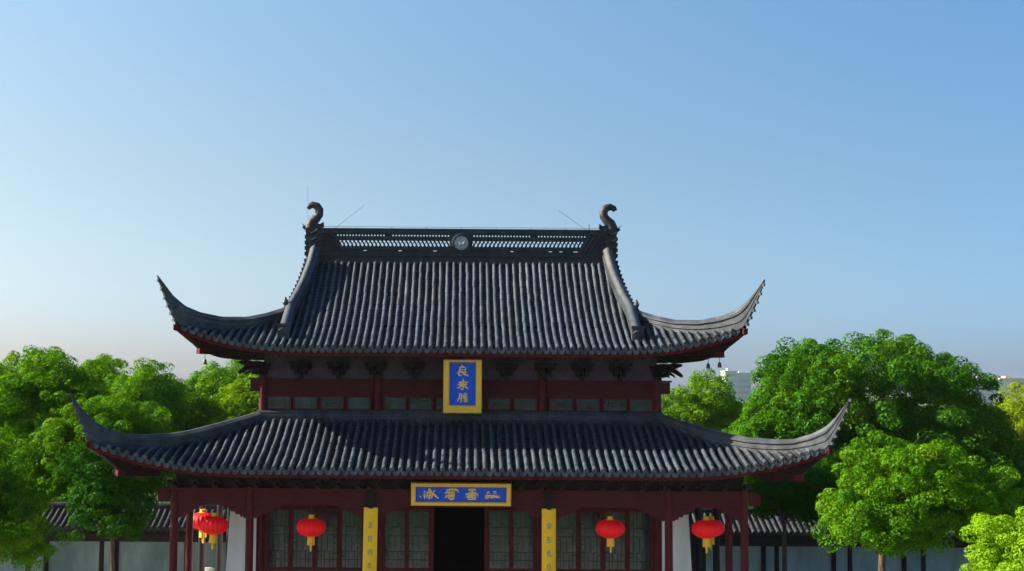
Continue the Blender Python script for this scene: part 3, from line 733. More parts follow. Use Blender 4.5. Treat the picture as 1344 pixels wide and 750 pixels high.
def sign_board(name, label, w, h, bw, bb_, bt, loc, tilt, glyphs, unit):
    t = thing(name, loc, label, 'sign board')
    t.rotation_euler.x = tilt
    f = MB()
    x0, x1, z0, z1 = -w / 2, w / 2, 0, h
    def rim(inset, y, dz=0): return [(x0 + inset, y, z0 + inset), (x1 - inset, y, z0 + inset), (x1 - inset, y, z1 - inset), (x0 + inset, y, z1 - inset)]
    inner = [(x0 + bw, -.06, z0 + bb_), (x1 - bw, -.06, z0 + bb_), (x1 - bw, -.06, z1 - bt), (x0 + bw, -.06, z1 - bt)]
    inner2 = [(p[0], -.005, p[2]) for p in inner]
    rings = [rim(0, .05), rim(0, -.05), rim(.02, -.075), [(p[0] * 1.02 if 0 else p[0] - math.copysign(.015, -p[0]) * -1, -.085, p[2]) for p in inner], inner, inner2]
    rings[3] = [(p[0] + math.copysign(.02, p[0]), -.08, p[2] + (.02 if p[2] > h / 2 else -.02)) for p in inner]
    f.loft(rings, caps=False)
    f.add(rim(0, .05), [(0, 1, 2, 3)])
    f.build('frame', M['gold'], t, local=True)
    p = MB(); p.bb(x0 + bw, x1 - bw, -.012, .02, z0 + bb_, z1 - bt); p.build('panel', M['blue'], t, local=True)
    for g in glyphs:
        c = MB()
        for st in g:
            wd, pts = st[0], st[1:]
            stroke(c, [(a, e) for a, e in pts], wd, lambda x, z, y: (x, -.012 - y, z))
        c.build('character', M['goldchar'], t, local=True)
    return t
# vertical board under the main eave; strokes traced as (x, y) in a 574x750 drawing of the board
def V1(x, y): return ((x - 284) / 437 * .98, (690 - y) / 640 * 1.36)
def GV(strokes): return [[wd * .00185] + [V1(*p) for p in pts] for wd, *pts in strokes]
gv = [GV([(20, (270, 112), (292, 132)), (20, (252, 140), (300, 134), (316, 146), (312, 190)), (16, (255, 168), (308, 166)), (16, (256, 192), (312, 190)), (22, (254, 140), (246, 190), (222, 216)),
          (20, (248, 200), (240, 238), (278, 232)), (24, (276, 192), (302, 222), (352, 240)), (16, (330, 196), (300, 214))]),
      GV([(22, (288, 278), (298, 304)), (20, (238, 322), (290, 312), (350, 318)), (18, (228, 350), (290, 340), (340, 348)), (24, (292, 296), (288, 408)), (20, (278, 350), (250, 378), (222, 388)),
          (22, (300, 352), (322, 378), (350, 396)), (16, (256, 326), (268, 342)), (16, (326, 326), (312, 342)), (14, (262, 392), (282, 410))]),
      GV([(20, (254, 452), (250, 500), (226, 548)), (18, (254, 456), (276, 454), (272, 548), (258, 560)), (14, (252, 486), (272, 484)), (14, (248, 516), (270, 514)), (18, (312, 448), (288, 488), (338, 482)),
          (18, (332, 452), (296, 500)), (18, (292, 512), (338, 504), (326, 548), (306, 556)), (20, (300, 500), (318, 530), (346, 550)), (14, (318, 490), (300, 548))])]
vb = sign_board('hanging_plaque', 'upright gold-framed blue plaque with three gold characters hung under the higher eave', .98, 1.38, .155, .20, .075, (.06, 1.10, 7.285), R(7), gv, 1)
def H1(x, y): return ((x - 668) / 1170 * 2.43, (332 - y) / 265 * .55)
def GH(strokes): return [[wd * .0021] + [H1(*p) for p in pts] for wd, *pts in strokes]
gh = [GH([(14, (184, 222), (200, 238))]),
      GH([(18, (236, 165), (252, 180)), (22, (240, 195), (244, 250)), (18, (262, 185), (300, 178), (345, 182)), (20, (300, 132), (304, 200), (300, 258)), (18, (296, 150), (276, 190), (266, 240)),
          (18, (312, 152), (334, 210), (322, 252)), (22, (340, 190), (372, 222), (408, 248)), (16, (362, 150), (344, 176)), (14, (276, 220), (326, 214)), (14, (280, 240), (300, 258))]),
      GH([(20, (500, 150), (560, 138), (632, 150), (636, 178)), (18, (520, 136), (532, 160)), (18, (566, 130), (562, 160)), (18, (608, 132), (596, 158)), (20, (482, 190), (508, 164)), (16, (512, 178), (590, 172), (596, 194), (516, 198)),
          (16, (514, 178), (518, 198)), (20, (484, 222), (540, 208)), (18, (520, 216), (528, 250)), (18, (522, 214), (590, 210), (582, 250), (530, 256)), (14, (528, 232), (584, 228)), (16, (480, 240), (502, 230)), (16, (545, 262), (575, 262))]),
      GH([(20, (752, 146), (800, 140), (842, 146)), (16, (768, 136), (776, 160)), (16, (834, 132), (818, 156)), (20, (722, 200), (770, 188), (868, 192)), (20, (798, 142), (796, 205)), (18, (790, 172), (752, 186)), (18, (806, 172), (846, 184)),
          (20, (752, 214), (748, 250)), (20, (752, 214), (838, 210), (840, 252), (750, 258)), (16, (752, 234), (838, 232)), (16, (796, 212), (796, 258)), (16, (860, 206), (868, 222)), (14, (728, 232), (744, 216))]),
      GH([(16, (984, 160), (970, 194)), (16, (984, 160), (1002, 194)), (14, (1040, 168), (1082, 160), (1050, 188), (1086, 190)), (20, (948, 216), (1030, 210), (1120, 218)), (16, (960, 244), (990, 236), (992, 226)), (18, (1010, 236), (1060, 226), (1118, 238)), (14, (950, 232), (966, 248))])]
hb = sign_board('name_board', 'wide gold-framed blue board with gold characters over the open doorway', 2.43, .56, .115, .095, .10, (.04, -.30, 5.08), R(6), gh, 1)

# curved yellow couplet boards strapped to the two columns beside the doorway
def couplet(name, label, cx, glyphs, lean):
    t = thing(name, (cx, -.105, 1.9), label, 'couplet board', 'yellow couplet boards on the entrance columns')
    t.rotation_euler.y = lean
    b = MB(); H = 3.10; w = .172; n = 10
    def prof(k): 
        x = -w + 2 * w * k / n; return x, -.05 * (1 - (x / w) ** 2)
    sec = lambda z: [(prof(k)[0], prof(k)[1], z) for k in range(n + 1)] + [(prof(k)[0], prof(k)[1] + .028, z) for k in range(n, -1, -1)]
    b.loft([sec(0), sec(H * .33), sec(H * .66), sec(H)]); b.build('board', M['yellow'], t, local=True, smooth=True)
    h = MB(); h.bb(-.11, .11, -.03, .10, H + .02, H + .40); h.bb(-.055, .055, -.06, -.03, H - .02, H + .3); h.build('hanger', M['blackwood_and_shade'], t, local=True)
    for i in range(9):
        c = MB(); g = glyphs[i % len(glyphs)]; zc = H - .42 - i * .325
        for wd, *pts in g:
            stroke(c, [((x - .5) * .125, zc + (y - .5) * .15) for x, y in pts], wd * .125, lambda x, z, y: (x, -.05 * (1 - (x / w) ** 2) - .001 - y, z), .008)
        c.build('character', M['greychar'], t, local=True)
    return t
G = {'he': [(.16, (.5, 1), (.3, .75), (.05, .6)), (.16, (.5, 1), (.7, .75), (.95, .6)), (.13, (.3, .58), (.7, .58)), (.14, (.25, .4), (.25, .02)), (.14, (.25, .4), (.76, .4), (.76, .04)), (.14, (.25, .06), (.76, .06))],
     'bai': [(.16, (.55, 1), (.4, .82)), (.15, (.18, .8), (.18, .05)), (.15, (.18, .8), (.82, .8), (.82, .05)), (.13, (.2, .45), (.8, .45)), (.15, (.18, .07), (.82, .07))],
     'dong': [(.14, (.05, .82), (.5, .86)), (.15, (.0, .55), (.52, .6)), (.14, (.3, .55), (.1, .15), (.45, .25)), (.15, (.52, .72), (.95, .74), (.88, .1), (.72, .15)), (.14, (.75, .98), (.68, .5), (.48, .02))],
     'qu': [(.15, (.2, .82), (.8, .84)), (.15, (.5, 1), (.5, .55)), (.16, (.05, .55), (.95, .57)), (.14, (.48, .52), (.2, .12), (.75, .16)), (.14, (.66, .32), (.9, .02))],
     'shi': [(.15, (.1, .9), (.9, .92)), (.15, (.5, .9), (.3, .6), (.05, .4)), (.14, (.3, .5), (.3, .04)), (.14, (.3, .5), (.8, .5), (.78, .05)), (.14, (.3, .07), (.8, .07))],
     'ming': [(.16, (.5, 1), (.3, .78), (.02, .62)), (.16, (.5, 1), (.72, .78), (.98, .62)), (.14, (.2, .5), (.2, .1)), (.13, (.2, .5), (.48, .5), (.46, .12), (.2, .14)), (.14, (.6, .52), (.88, .52), (.84, .2)), (.14, (.6, .52), (.6, -.02))],
     'se': [(.15, (.45, 1), (.2, .72)), (.14, (.3, .88), (.7, .88), (.55, .7)), (.15, (.18, .68), (.82, .68), (.8, .38), (.2, .38)), (.13, (.5, .66), (.5, .4)), (.16, (.2, .68), (.2, .08), (.9, .06), (.92, .24))]}
couplet('couplet_board', 'curved yellow couplet board on the column left of the open doorway', -2.19, [G['he'], G['bai'], G['dong'], G['qu'], G['se']], R(.55))
couplet('couplet_board', 'curved yellow couplet board on the column right of the open doorway', 2.19, [G['ming'], G['shi'], G['se'], G['bai'], G['he']], R(0))

# ------------------------------------------------------------------ lanterns
def lantern():
    t = thing('red_lantern', (0, 0, 0), 'x', 'lantern', 'red lanterns hanging along the veranda')
    b = MB(); n = 108; secs = []
    for i in range(15):
        f = -1 + 2 * i / 14; ang = f * math.pi / 2 * .90; z = .235 * math.sin(ang); r0 = .375 * max(0.0, math.cos(ang)) ** .82
        secs.append([(r0 * (1 - .07 * (1 - abs(math.sin(9 * 2 * math.pi * k / n))) ** 2) * math.cos(2 * math.pi * k / n), r0 * (1 - .07 * (1 - abs(math.sin(9 * 2 * math.pi * k / n))) ** 2) * math.sin(2 * math.pi * k / n), z) for k in range(n)])
    b.loft(secs); b.build('shade', M['lantern'], t, local=True, smooth='all')
    c = MB(); c.lathe([(.105, .215), (.11, .235), (.075, .24), (.07, .30), (.08, .305), (.08, .315)], n=20); c.build('rim', M['lantern_gold'], t, local=True, smooth=True); c = MB(); c.lathe([(.10, -.215), (.115, -.235), (.09, -.25)][::-1], n=20); c.build('rim', M['lantern_gold'], t, local=True, smooth=True)
    c = MB(); n = 22
    prof = [(.085, -.25), (.092, -.30), (.10, -.45)]
    secs = [[(r * (1 + (.05 if k % 2 else -.05)) * math.cos(2 * math.pi * k / n), r * (1 + (.05 if k % 2 else -.05)) * math.sin(2 * math.pi * k / n), z) for k in range(n)] for r, z in prof]
    c.loft([q[::-1] for q in secs]); c.lathe([(.008, -.62), (.026, -.60), (.030, -.47), (.03, -.44)], n=12); c.build('tassel', M['lantern_gold'], t, local=True)
    c = MB(); c.tube([(0, 0, .31), (0, 0, .55)], .008, 6); c.build('cord', M['iron'], t, local=True)
    return t
LT = lantern()
lspots = [(-6.02, .05, 4.53, 0, 'leftmost front lantern, red and round, left of the left white wall end'),
          (-3.62, .0, 4.50, 1, 'red lantern between left white wall end and left yellow board'),
          (3.70, .0, 4.52, 2, 'red lantern between right yellow board and right white wall end'),
          (6.06, .05, 4.52, 3, 'round red lantern just right of the right white wall end'),
          (-6.80, 2.65, 4.36, 4, 'dim red lantern half hidden behind the leftmost lantern'),
          (6.68, 2.65, 4.27, 5, 'dim red lantern half hidden behind the rightmost lantern')]
for x, y, z, k, lab in lspots:
    o = LT if k == 0 else copy_tree(LT); o.location = (x, y, z); o['label'] = lab; o.rotation_euler = (.03 * math.sin(k * 2.3), .03 * math.cos(k * 1.7), k * .9); o.scale = (.96, .96, .96)
# cords reach the beam: short hooks hang from it
# wind bells under the main roof's corners
def bell(x, y, z, lab):
    t = thing('wind_bell', (x, y, z), lab, 'bell', 'wind bells under the roof corners')
    b = MB(); b.lathe([(.055, -.14), (.05, -.09), (.04, -.03), (.015, 0)], n=12); b.build('body', M['bronze'], t, local=True, smooth=True)
    b = MB(); b.tube([(0, 0, 0), (0, 0, .12)], .008, 5); b.build('hook', M['iron'], t, local=True)
bell(-6.42, .53, 8.605, 'small dark wind bell hanging under the left corner of the higher roof')
bell(6.26, .69, 8.595, 'small dark wind bell under the right corner of the higher roof, nearer the hall')
bell(6.50, .45, 8.62, 'small dark wind bell at the outermost tip under the right corner of the higher roof')

# ------------------------------------------------------------------ side galleries
def gallery(x0, x1, label, posts):
    g = thing('covered_gallery', ((x0 + x1) / 2, 12.2, 0), label, 'gallery', 'white walled galleries flanking the hall')
    Y0, Y1, YM, ze, zt = 10.95, 13.45, 12.2, 3.20, 3.74
    cov, pn, ens = MB(), MB(), [MB(), MB()]; rnd = random.Random(9)
    n = int((x1 - x0) / .2)
    for en, sgn, ya in ((ens[0], 1, Y0), (ens[1], -1, Y1)):
        for i in range(n):
            x = x0 + .1 + i * .2
            for q in range(5):
                f0, f1 = q / 5, (q + 1) / 5; j = rnd.uniform(-.004, .005)
                P = lambda f, a, r: (x + r * math.cos(a), ya + (YM - ya) * f, ze + (zt - ze) * (f * .8 + .2 * f * f) + .02 + j + r * math.sin(a))
                vs = [P(f0, math.pi * k / 5, .066) for k in range(6)] + [P(f1 + .01, math.pi * k / 5, .058) for k in range(6)]
                cov.add(vs, [(k, k + 1, k + 7, k + 6) for k in range(5)] + [tuple(range(5, -1, -1))])
            for q in range(8):
                f0, f1 = q / 8, (q + 1) / 8
                Z = lambda f: ze + (zt - ze) * (f * .8 + .2 * f * f)
                pn.add([(x, ya + (YM - ya) * f0, Z(f0) + .02), (x + .2, ya + (YM - ya) * f0, Z(f0) + .02), (x + .2, ya + (YM - ya) * f1, Z(f1)), (x, ya + (YM - ya) * f1, Z(f1))], [(0, 1, 2, 3)])
            vs = [(x + .07 * math.cos(a), ya - sgn * .01, ze + .02 + .07 * math.sin(a)) for a in [2 * math.pi * k / 8 for k in range(8)]]
            en.add(vs + [(p[0], p[1] + sgn * .03, p[2]) for p in vs], [tuple(range(8)), tuple(range(15, 7, -1))] + [(k, k + 8, (k + 1) % 8 + 8, (k + 1) % 8) for k in range(8)])
            en.prism([(x + .03, ze + .02), (x + .06, ze - .06), (x + .1, ze - .09), (x + .14, ze - .06), (x + .17, ze + .02)], ya - .012, ya + .012)
    rf = pn.build('roof', M['pan'], g)
    cov.build('cover_tiles', M['tile_shaded'], rf, smooth=True); [e.build('eave_end_tiles', M['tile_shaded'], rf) for e in ens]
    r = MB(); r.bb(x0, x1, YM - .14, YM + .14, 3.66, 3.74); r.bb(x0, x1, YM - .09, YM + .09, 3.742, 3.83); r.bb(x0, x1, YM - .12, YM + .12, 3.832, 3.88); r.tube([(x0, YM, 3.88), (x1, YM, 3.88)], .07, 10); r.build('ridge', M['ridge_dark'], rf)
    u = MB(); u.add([(x0, Y0 + .05, ze - .06), (x1, Y0 + .05, ze - .06), (x1, YM, zt - .06), (x0, YM, zt - .06), (x1, Y1 - .05, ze - .06), (x0, Y1 - .05, ze - .06)], [(0, 1, 2, 3), (3, 2, 4, 5)])
    for i in range(int((x1 - x0) / .3)): u.beam((x0 + .15 + i * .3, Y0 + .08, ze - .08), (x0 + .15 + i * .3, YM, zt - .10), .06, .05)
    u.build('rafters', M['blackwood_and_shade'], rf)
    b = MB(); b.bb(x0, x1, 11.20, 11.32, 2.76, 3.02); b.bb(x0, x1, 13.08, 13.20, 2.76, 3.02); b.build('beam', M['blackwood_and_shade'], g)
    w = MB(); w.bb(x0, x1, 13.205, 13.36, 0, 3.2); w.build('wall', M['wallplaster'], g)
    first = None
    for x in posts:
        for y in (11.26, 13.14):
            if first is None:
                b = MB(); b.lathe([(.085, .12), (.085, 1.5), (.08, 2.76)], n=12); b.lathe([(.13, 0), (.14, .06), (.10, .12)], n=12)
                first = b.build('post', M['blackwood_and_shade'], g, loc=(0, 0, 0), local=True, smooth=True); o = first
            else:
                o = first.copy(); COL.objects.link(o); o.parent = g
            o.location = (x - (x0 + x1) / 2, y - 12.2, 0)
    return g
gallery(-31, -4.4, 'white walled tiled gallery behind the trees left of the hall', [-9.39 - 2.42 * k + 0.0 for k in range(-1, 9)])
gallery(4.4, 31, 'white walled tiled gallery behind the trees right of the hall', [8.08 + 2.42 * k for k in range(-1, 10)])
# pale rock seen between the side columns
b = MB(); rnd = random.Random(4)
secs = []
for i in range(9):
    f = i / 8; r0 = (.62 - .28 * f) * (1 if i < 8 else .4)
    secs.append([(-7.85 + .15 * math.sin(f * 5) + r0 * (1 + rnd.uniform(-.22, .22)) * math.cos(k * math.pi / 6), 9.9 + r0 * .7 * (1 + rnd.uniform(-.22, .22)) * math.sin(k * math.pi / 6), 2.12 * f) for k in range(12)])
b.loft(secs); o = b.build('garden_rock', M['rock'], None, smooth='all'); 
tag(o, 'pale weathered rock standing behind the columns at the left end of the hall', 'rock')

# ------------------------------------------------------------------ trees
def leaf_mesh(name, centers, normals, sizes, tints, rs, m):
    n = len(centers)
    rnd = rs.normal(size=(n, 3)); t1 = np.cross(normals, rnd); t1 /= np.linalg.norm(t1, axis=1)[:, None] + 1e-9; t2 = np.cross(normals, t1)
    L = sizes[:, None]; Wd = sizes[:, None] * .62
    bend = normals * (sizes[:, None] * .12)
    v = np.stack([centers - t1 * L * .5 - bend, centers + t2 * Wd * .5, centers + t1 * L * .5 - bend, centers - t2 * Wd * .5], 1).reshape(-1, 3)
    me = bpy.data.meshes.new(name)
    me.vertices.add(4 * n); me.vertices.foreach_set('co', v.astype(np.float32).ravel())
    me.loops.add(4 * n); me.loops.foreach_set('vertex_index', np.arange(4 * n, dtype=np.int32))
    me.polygons.add(n); me.polygons.foreach_set('loop_start', np.arange(0, 4 * n, 4, dtype=np.int32)); me.polygons.foreach_set('loop_total', np.full(n, 4, dtype=np.int32))
    at = me.attributes.new('tint', 'FLOAT', 'FACE'); at.data.foreach_set('value', tints.astype(np.float32))
    me.materials.append(m); me.update(calc_edges=True); return me

def dirs(n, rs, up=0.0):
    v = rs.normal(size=(n, 3)); v[:, 2] += up; return v / np.linalg.norm(v, axis=1)[:, None]

def crown_points(rs, blobs, lobes, lobe_r, clump_r, leaves, leaf):
    """blobs = (centre, radii); lobes sit on the blobs, clumps on the lobes, leaves on the clumps"""
    bl = [(np.array(c), np.array(r)) for c, r in blobs]; vol = np.array([r[0] * r[1] + r[0] * r[2] for _, r in bl]); cnt = np.maximum(3, (lobes * vol / vol.sum())).astype(int)
    LB = []
    for (c, r), n in zip(bl, cnt):
        # evenly spread directions
        gi = (np.arange(n) + .5) / n; ph = np.pi * (1 + 5 ** .5) * np.arange(n) + rs.uniform(0, 6)
        zz = 1 - 1.75 * gi; rr_ = np.sqrt(np.maximum(0, 1 - zz ** 2)); d = np.stack([rr_ * np.cos(ph), rr_ * np.sin(ph), zz], 1) + rs.normal(size=(n, 3)) * .16
        d /= np.linalg.norm(d, axis=1)[:, None]
        for q in d: LB.append((c + q * (r - lobe_r * .55) * rs.uniform(.9, 1.03), lobe_r * rs.uniform(.72, 1.2)))
        for _ in range(max(1, n // 5)): LB.append((c + dirs(1, rs)[0] * r * .45, lobe_r * 1.1))
    C, Rr, T = [], [], []
    for c, r in LB:
        n = max(6, int(3.0 * (r / clump_r) ** 2)); d = dirs(n, rs, .3); tb = rs.normal() * .09
        rad = r * rs.uniform(.78, 1.05, size=(n, 1)); C.append(c + d * rad * np.array([1, 1, .85])); Rr.append(clump_r * rs.uniform(.65, 1.25, n)); T.append(.45 + tb + rs.normal(size=n) * .12)
    C = np.concatenate(C); Rr = np.concatenate(Rr); T = np.concatenate(T)
    n = len(C); leaves = int(leaves * 2.3); leaf *= .66
    idx = np.repeat(np.arange(n), leaves); m = len(idx)
    d = dirs(m, rs, .3); rad = Rr[idx] * rs.uniform(.6, 1.0, m) ** .4
    pos = C[idx] + d * rad[:, None] * np.array([1, 1, .75])
    nor = d + rs.normal(size=(m, 3)) * .26 + np.array([0, 0, .1]); nor /= np.linalg.norm(nor, axis=1)[:, None]
    tint = np.clip(T[idx] + rs.normal(size=m) * .13, 0, 1)
    return pos, nor, leaf * rs.uniform(.7, 1.3, m), tint, LB

def tree(name, loc, blobs, label, m, group, seed, lobes=26, lobe_r=.95, clump_r=.34, leaves=62, leaf=.13, trunk_r=.2, limbs=9, cat='tree', lean=(0, 0)):
    rs = np.random.RandomState(seed)
    t = thing(name, loc, label, cat, group)
    pos, nor, sz, ti, LB = crown_points(rs, blobs, lobes, lobe_r, clump_r, leaves, leaf)
    W_ = pos + np.array(loc)
    keep = pos[:, 2] > .3
    # foliage keeps clear of roofs and walls
    keep &= ~((W_[:, 1] > 10.75) & (W_[:, 1] < 13.6) & (W_[:, 2] < 4.05 - .25 * np.abs(W_[:, 1] - 12.2)) & (np.abs(W_[:, 0]) > 4.2) & (np.abs(W_[:, 0]) < 31.2))
    keep &= ~((np.abs(W_[:, 0]) < 9.2) & (W_[:, 1] > -2.3) & (W_[:, 1] < 11.9))
    me = leaf_mesh(name + '_crown', pos[keep], nor[keep], sz[keep], ti[keep], rs, m)
    o = bpy.data.objects.new('crown', me); COL.objects.link(o); o.parent = t
    b = MB(); c0 = np.array(blobs[0][0]); bz = min(c[2] - r[2] for c, r in blobs); rnd = random.Random(seed)
    tx, ty = c0[0] + lean[0], c0[1] + lean[1]; hz = c0[2]
    pts = [(tx * f * .6 + rnd.uniform(-.06, .06), ty * f * .6 + rnd.uniform(-.06, .06), hz * f - (.1 if f == 0 else 0)) for f in (0, .06, .25, .5, .75, 1.0)]
    b.tube(pts, [trunk_r * k for k in (1.6, 1.15, .95, .8, .6, .25)], 10)
    for c, r in LB[::max(1, len(LB) // limbs)]:
        f = rnd.uniform(.74, .92); s = Vector((tx * f * .6, ty * f * .6, hz * f)); e = Vector(c)
        if e.z < s.z + .1: continue
        if keep.mean() < 1 and abs(e.y + loc[1] - 12.2) < 1.5 and e.z < 4.2: continue
        mid = s.lerp(e, .5) + Vector((rnd.uniform(-.2, .2), rnd.uniform(-.2, .2), .25))
        b.tube([s, s.lerp(mid, .5), mid, e], [trunk_r * .42, trunk_r * .34, trunk_r * .24, trunk_r * .08], 7)
    b.build('trunk', M['bark'], t, local=True, smooth='all')
    return t

GB = 'camphor trees around the hall'
# left side
tree('camphor_tree', (-16.2, 17.5, 0), [((0, 0, 5.7), (3.1, 3.0, 3.3)), ((1.2, -.3, 5.0), (2.4, 2.4, 2.6)), ((-.2, 0, 7.1), (1.7, 1.7, 1.9))], 'tallest broad green tree at the left edge, rising behind the left gallery', M['leaf'], GB, 11, lobes=64, trunk_r=.28)
tree('camphor_tree', (-12.6, 15.6, 0), [((0, -.2, 4.9), (2.1, 2.2, 2.5)), ((-1.2, -.6, 5.6), (1.7, 1.7, 1.7))], 'deep green tree behind the left horn of the lower roof', M['leaf_mid'], GB, 12, lobes=44, trunk_r=.22)
tree('camphor_tree', (-13.5, 6.0, 0), [((0, 0, 3.65), (1.8, 1.7, 1.45)), ((-.9, .2, 4.9), (1.6, 1.5, 1.2))], 'low spreading green tree in the bottom left corner, in front of the gallery wall', M['leaf_mid'], GB, 13, lobes=44, lobe_r=.62, clump_r=.30, leaf=.11, trunk_r=.15)
tree('camphor_tree', (-10.75, 8.6, 0), [((0, 0, 4.0), (1.15, 1.05, 1.4)), ((-.5, 0, 4.9), (1.0, .9, 1.1))], 'small dark round-headed tree in front of the left gallery, beside the hall', M['leaf_deep'], GB, 14, lobes=18, lobe_r=.55, clump_r=.26, leaf=.11, trunk_r=.09, limbs=4)
BK = [(-18.3, 33, 9.2, 'pale green tree behind the tallest left tree', 'leaf'), (-15.3, 30, 8.9, 'round-topped green tree in the left back row, above the left roof horn', 'leaf'), (-12.6, 33, 8.8, 'green tree in the left back row, midway between roof horn and upper storey', 'leaf'), (-9.6, 31, 8.6, 'slim fresh green tree touching the left end of the upper storey', 'leaf_light'), (-11.3, 34, 9.0, 'fresh green tree in the back row a little left of the upper storey', 'leaf')]
for i, (x, y, top, lab, lm) in enumerate(BK):
    tree('camphor_tree', (x, y, 0), [((0, 0, top - 3.1), (2.2, 2.0, 2.9)), ((.6, .2, top - 1.9), (1.6, 1.5, 1.8)), ((-.9, -.3, top - 3.6), (1.8, 1.6, 2.0))], lab, M[lm], GB, 30 + i, lobes=44, leaves=46, leaf=.15, clump_r=.38, trunk_r=.22)
# right side
tree('camphor_tree', (15.4, 17.4, 0), [((0, 0, 5.6), (5.1, 4.4, 4.45)), ((2.6, -.6, 4.3), (3.6, 3.4, 3.0)), ((-2.3, -.8, 4.8), (3.0, 3.2, 3.4))], 'huge dome-shaped deep green tree filling the right side behind the gallery', M['leaf_dome'], GB, 21, lobes=230, lobe_r=.85, clump_r=.40, leaves=64, leaf=.15, trunk_r=.4)
tree('camphor_tree', (8.7, -4.9, 0), [((.55, 0, 5.95), (1.45, 1.25, .95)), ((-.35, -.2, 5.25), (1.0, 1.0, .65)), ((1.75, .2, 5.5), (1.4, 1.1, .8)), ((.4, -.3, 5.1), (.9, .9, .5))], 'medium light green tree with a bare trunk standing just right of the hall', M['leaf_mid'], GB, 22, lobes=60, lobe_r=.42, clump_r=.21, leaf=.085, trunk_r=.12, lean=(-.55, 0), limbs=6)
tree('camphor_tree', (10.3, 9.2, 0), [((0, 0, 4.7), (1.5, 1.2, 1.15)), ((1.3, .2, 4.4), (1.2, 1.0, 1.0))], 'dark green tree between the right end of the hall and the light green tree', M['leaf_deep'], GB, 24, lobes=22, lobe_r=.6, clump_r=.3, leaf=.115, trunk_r=.10, limbs=4)
tree('camphor_tree', (9.75, -10.5, 0), [((0, 0, 5.05), (1.3, 1.1, 1.0)), ((.7, .2, 5.6), (.95, .9, .75))], 'pale yellow-green tree top in the bottom right corner, closest to the viewer', M['leaf_lime'], GB, 23, lobes=40, lobe_r=.4, clump_r=.18, leaf=.075, leaves=80, trunk_r=.11)
for i, (x, y, top, lab, lm) in enumerate([(10.2, 33, 7.9, 'pale feathery tree just right of the upper storey', 'leaf_light'), (12.5, 34, 8.5, 'pale green tree between the upper storey and the huge dome-shaped tree', 'leaf_light'), (27.8, 30, 8.5, 'olive yellow tree at the right edge below the distant buildings', 'leaf_olive'), (24.4, 34, 6.2, 'low olive tree half hidden beside the huge dome-shaped tree', 'leaf_olive')]):
    q = .66 if i == 1 else 1
    tree('camphor_tree', (x, y, 0), [((0, 0, top - 3.1), (2.2 * q, 2.0 * q, 2.9)), ((.5 * q, .2, top - 1.9), (1.6 * q, 1.5 * q, 1.8)), ((-.9, -.3, top - 3.4), (1.7 * q, 1.6 * q, 2.0))], lab, M[lm], GB, 50 + i, lobes=36, leaves=44, leaf=.15, clump_r=.38, trunk_r=.2)
tree('camphor_tree', (-17.6, -1.0, 0), [((0, 0, 8.6), (3.2, 3.6, 5.0)), ((.4, -1.5, 7.2), (2.4, 2.3, 3.4)), ((.2, 1.2, 7.6), (2.4, 2.3, 3.4))], 'tall broad tree left of the hall, casting shade over its left veranda', M['leaf'], GB, 61, lobes=50, leaves=40, leaf=.17, clump_r=.42, trunk_r=.32)
# distant wood: one mass
rs = np.random.RandomState(99)
n = 420; cx = rs.uniform(-150, 190, n); cy = rs.uniform(95, 150, n); cz = rs.uniform(1.0, 4.6, n)
idx = np.repeat(np.arange(n), 70); d = dirs(len(idx), rs, .4); rad = rs.uniform(1.6, 2.6, n)[idx]
pos = np.stack([cx, cy, cz], 1)[idx] + d * rad[:, None]; nor = d + rs.normal(size=d.shape) * .4; nor /= np.linalg.norm(nor, axis=1)[:, None]
me = leaf_mesh('far_wood', pos, nor, rs.uniform(.5, 1.0, len(idx)), np.clip(rs.normal(size=n)[idx] * .15 + .4, 0, 1), rs, M['leaf_deep'])
o = bpy.data.objects.new('far_wood', me); COL.objects.link(o); tag(o, 'distant belt of trees beyond the temple grounds', 'wood', kind='stuff')

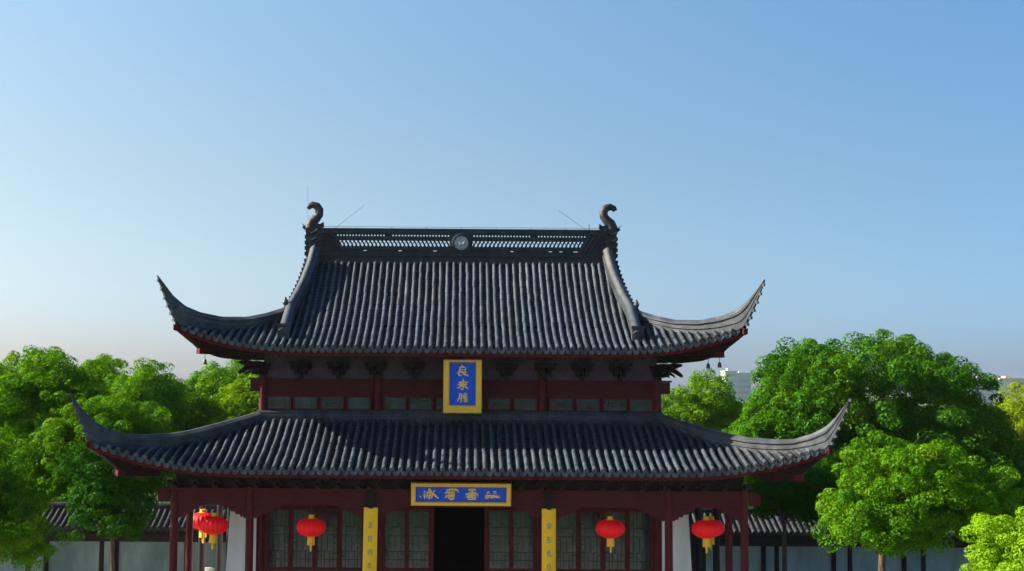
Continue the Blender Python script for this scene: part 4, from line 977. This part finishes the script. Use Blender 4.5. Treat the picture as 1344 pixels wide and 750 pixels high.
# ------------------------------------------------------------------ distant city
M['city_white'] = mat('pale render', (.42, .43, .45), (.50, .51, .52), .2, .8)
M['city_cream'] = mat('cream render', (.46, .40, .30), (.52, .46, .36), .2, .8)
M['city_glass'] = mat('hazed blue window bands', (.30, .35, .41), (.36, .41, .46), .5, .3, spec=.6)  # pale bluish, low contrast: distance haze put into the window colour
def block(x, y, w, d, h, m, label, top=0):
    t = thing('city_building', (x, y, 0), label, 'building', 'pale buildings on the horizon')
    b = MB(); b.bb(-w / 2, w / 2, -d / 2, d / 2, 0, h); b.bb(-w / 2 - .3, w / 2 + .3, -d / 2 - .3, d / 2 + .3, h, h + .6)
    b.build('wall', M[m], t, local=True)
    for k in range(int(h / 3.2)):
        z = 1.0 + k * 3.2; q = MB(); q.bb(-w / 2 + .8, w / 2 - .8, -d / 2 - .06, -d / 2 + .1, z, z + 1.5)
        q.build('window_band', M['city_glass'], t, local=True)
    if top: q = MB(); q.bb(-w * .2, w * .1, -d * .2, d * .2, h + .6, h + .6 + top); q.build('roof_hut', M[m], t, local=True)
block(297, 700, 22, 14, 12.6, 'city_white', 'long pale building on the right horizon, just right of the dome-shaped tree', 1.6)
block(318, 720, 14, 14, 13.6, 'city_cream', 'cream building on the right horizon between two paler ones', 1.2)
block(334, 690, 18, 14, 14.4, 'city_white', 'rightmost pale building on the horizon, above the olive tree', 1.4)
block(152, 700, 7, 12, 16.4, 'city_white', 'pale block peeping over trees just right of the upper roof', 1.4)
block(163, 720, 9, 12, 15.6, 'city_white', 'shorter pale block touching the dome-shaped tree, right of the upper roof', 1.0)

# ------------------------------------------------------------------ haze
hm = bpy.data.materials.new('thin summer haze'); hm.use_nodes = True; t = hm.node_tree; t.nodes.remove(t.nodes['Principled BSDF'])
pv = t.nodes.new('ShaderNodeVolumePrincipled'); pv.inputs['Color'].default_value = (.86, .92, 1, 1); pv.inputs['Density'].default_value = .00008; pv.inputs['Anisotropy'].default_value = .0
t.links.new(pv.outputs[0], t.nodes['Material Output'].inputs['Volume'])
b = MB(); b.bb(-1520, 1520, -320, 1620, -1, 24); o = b.build('haze', hm); tag(o, kind='stuff')
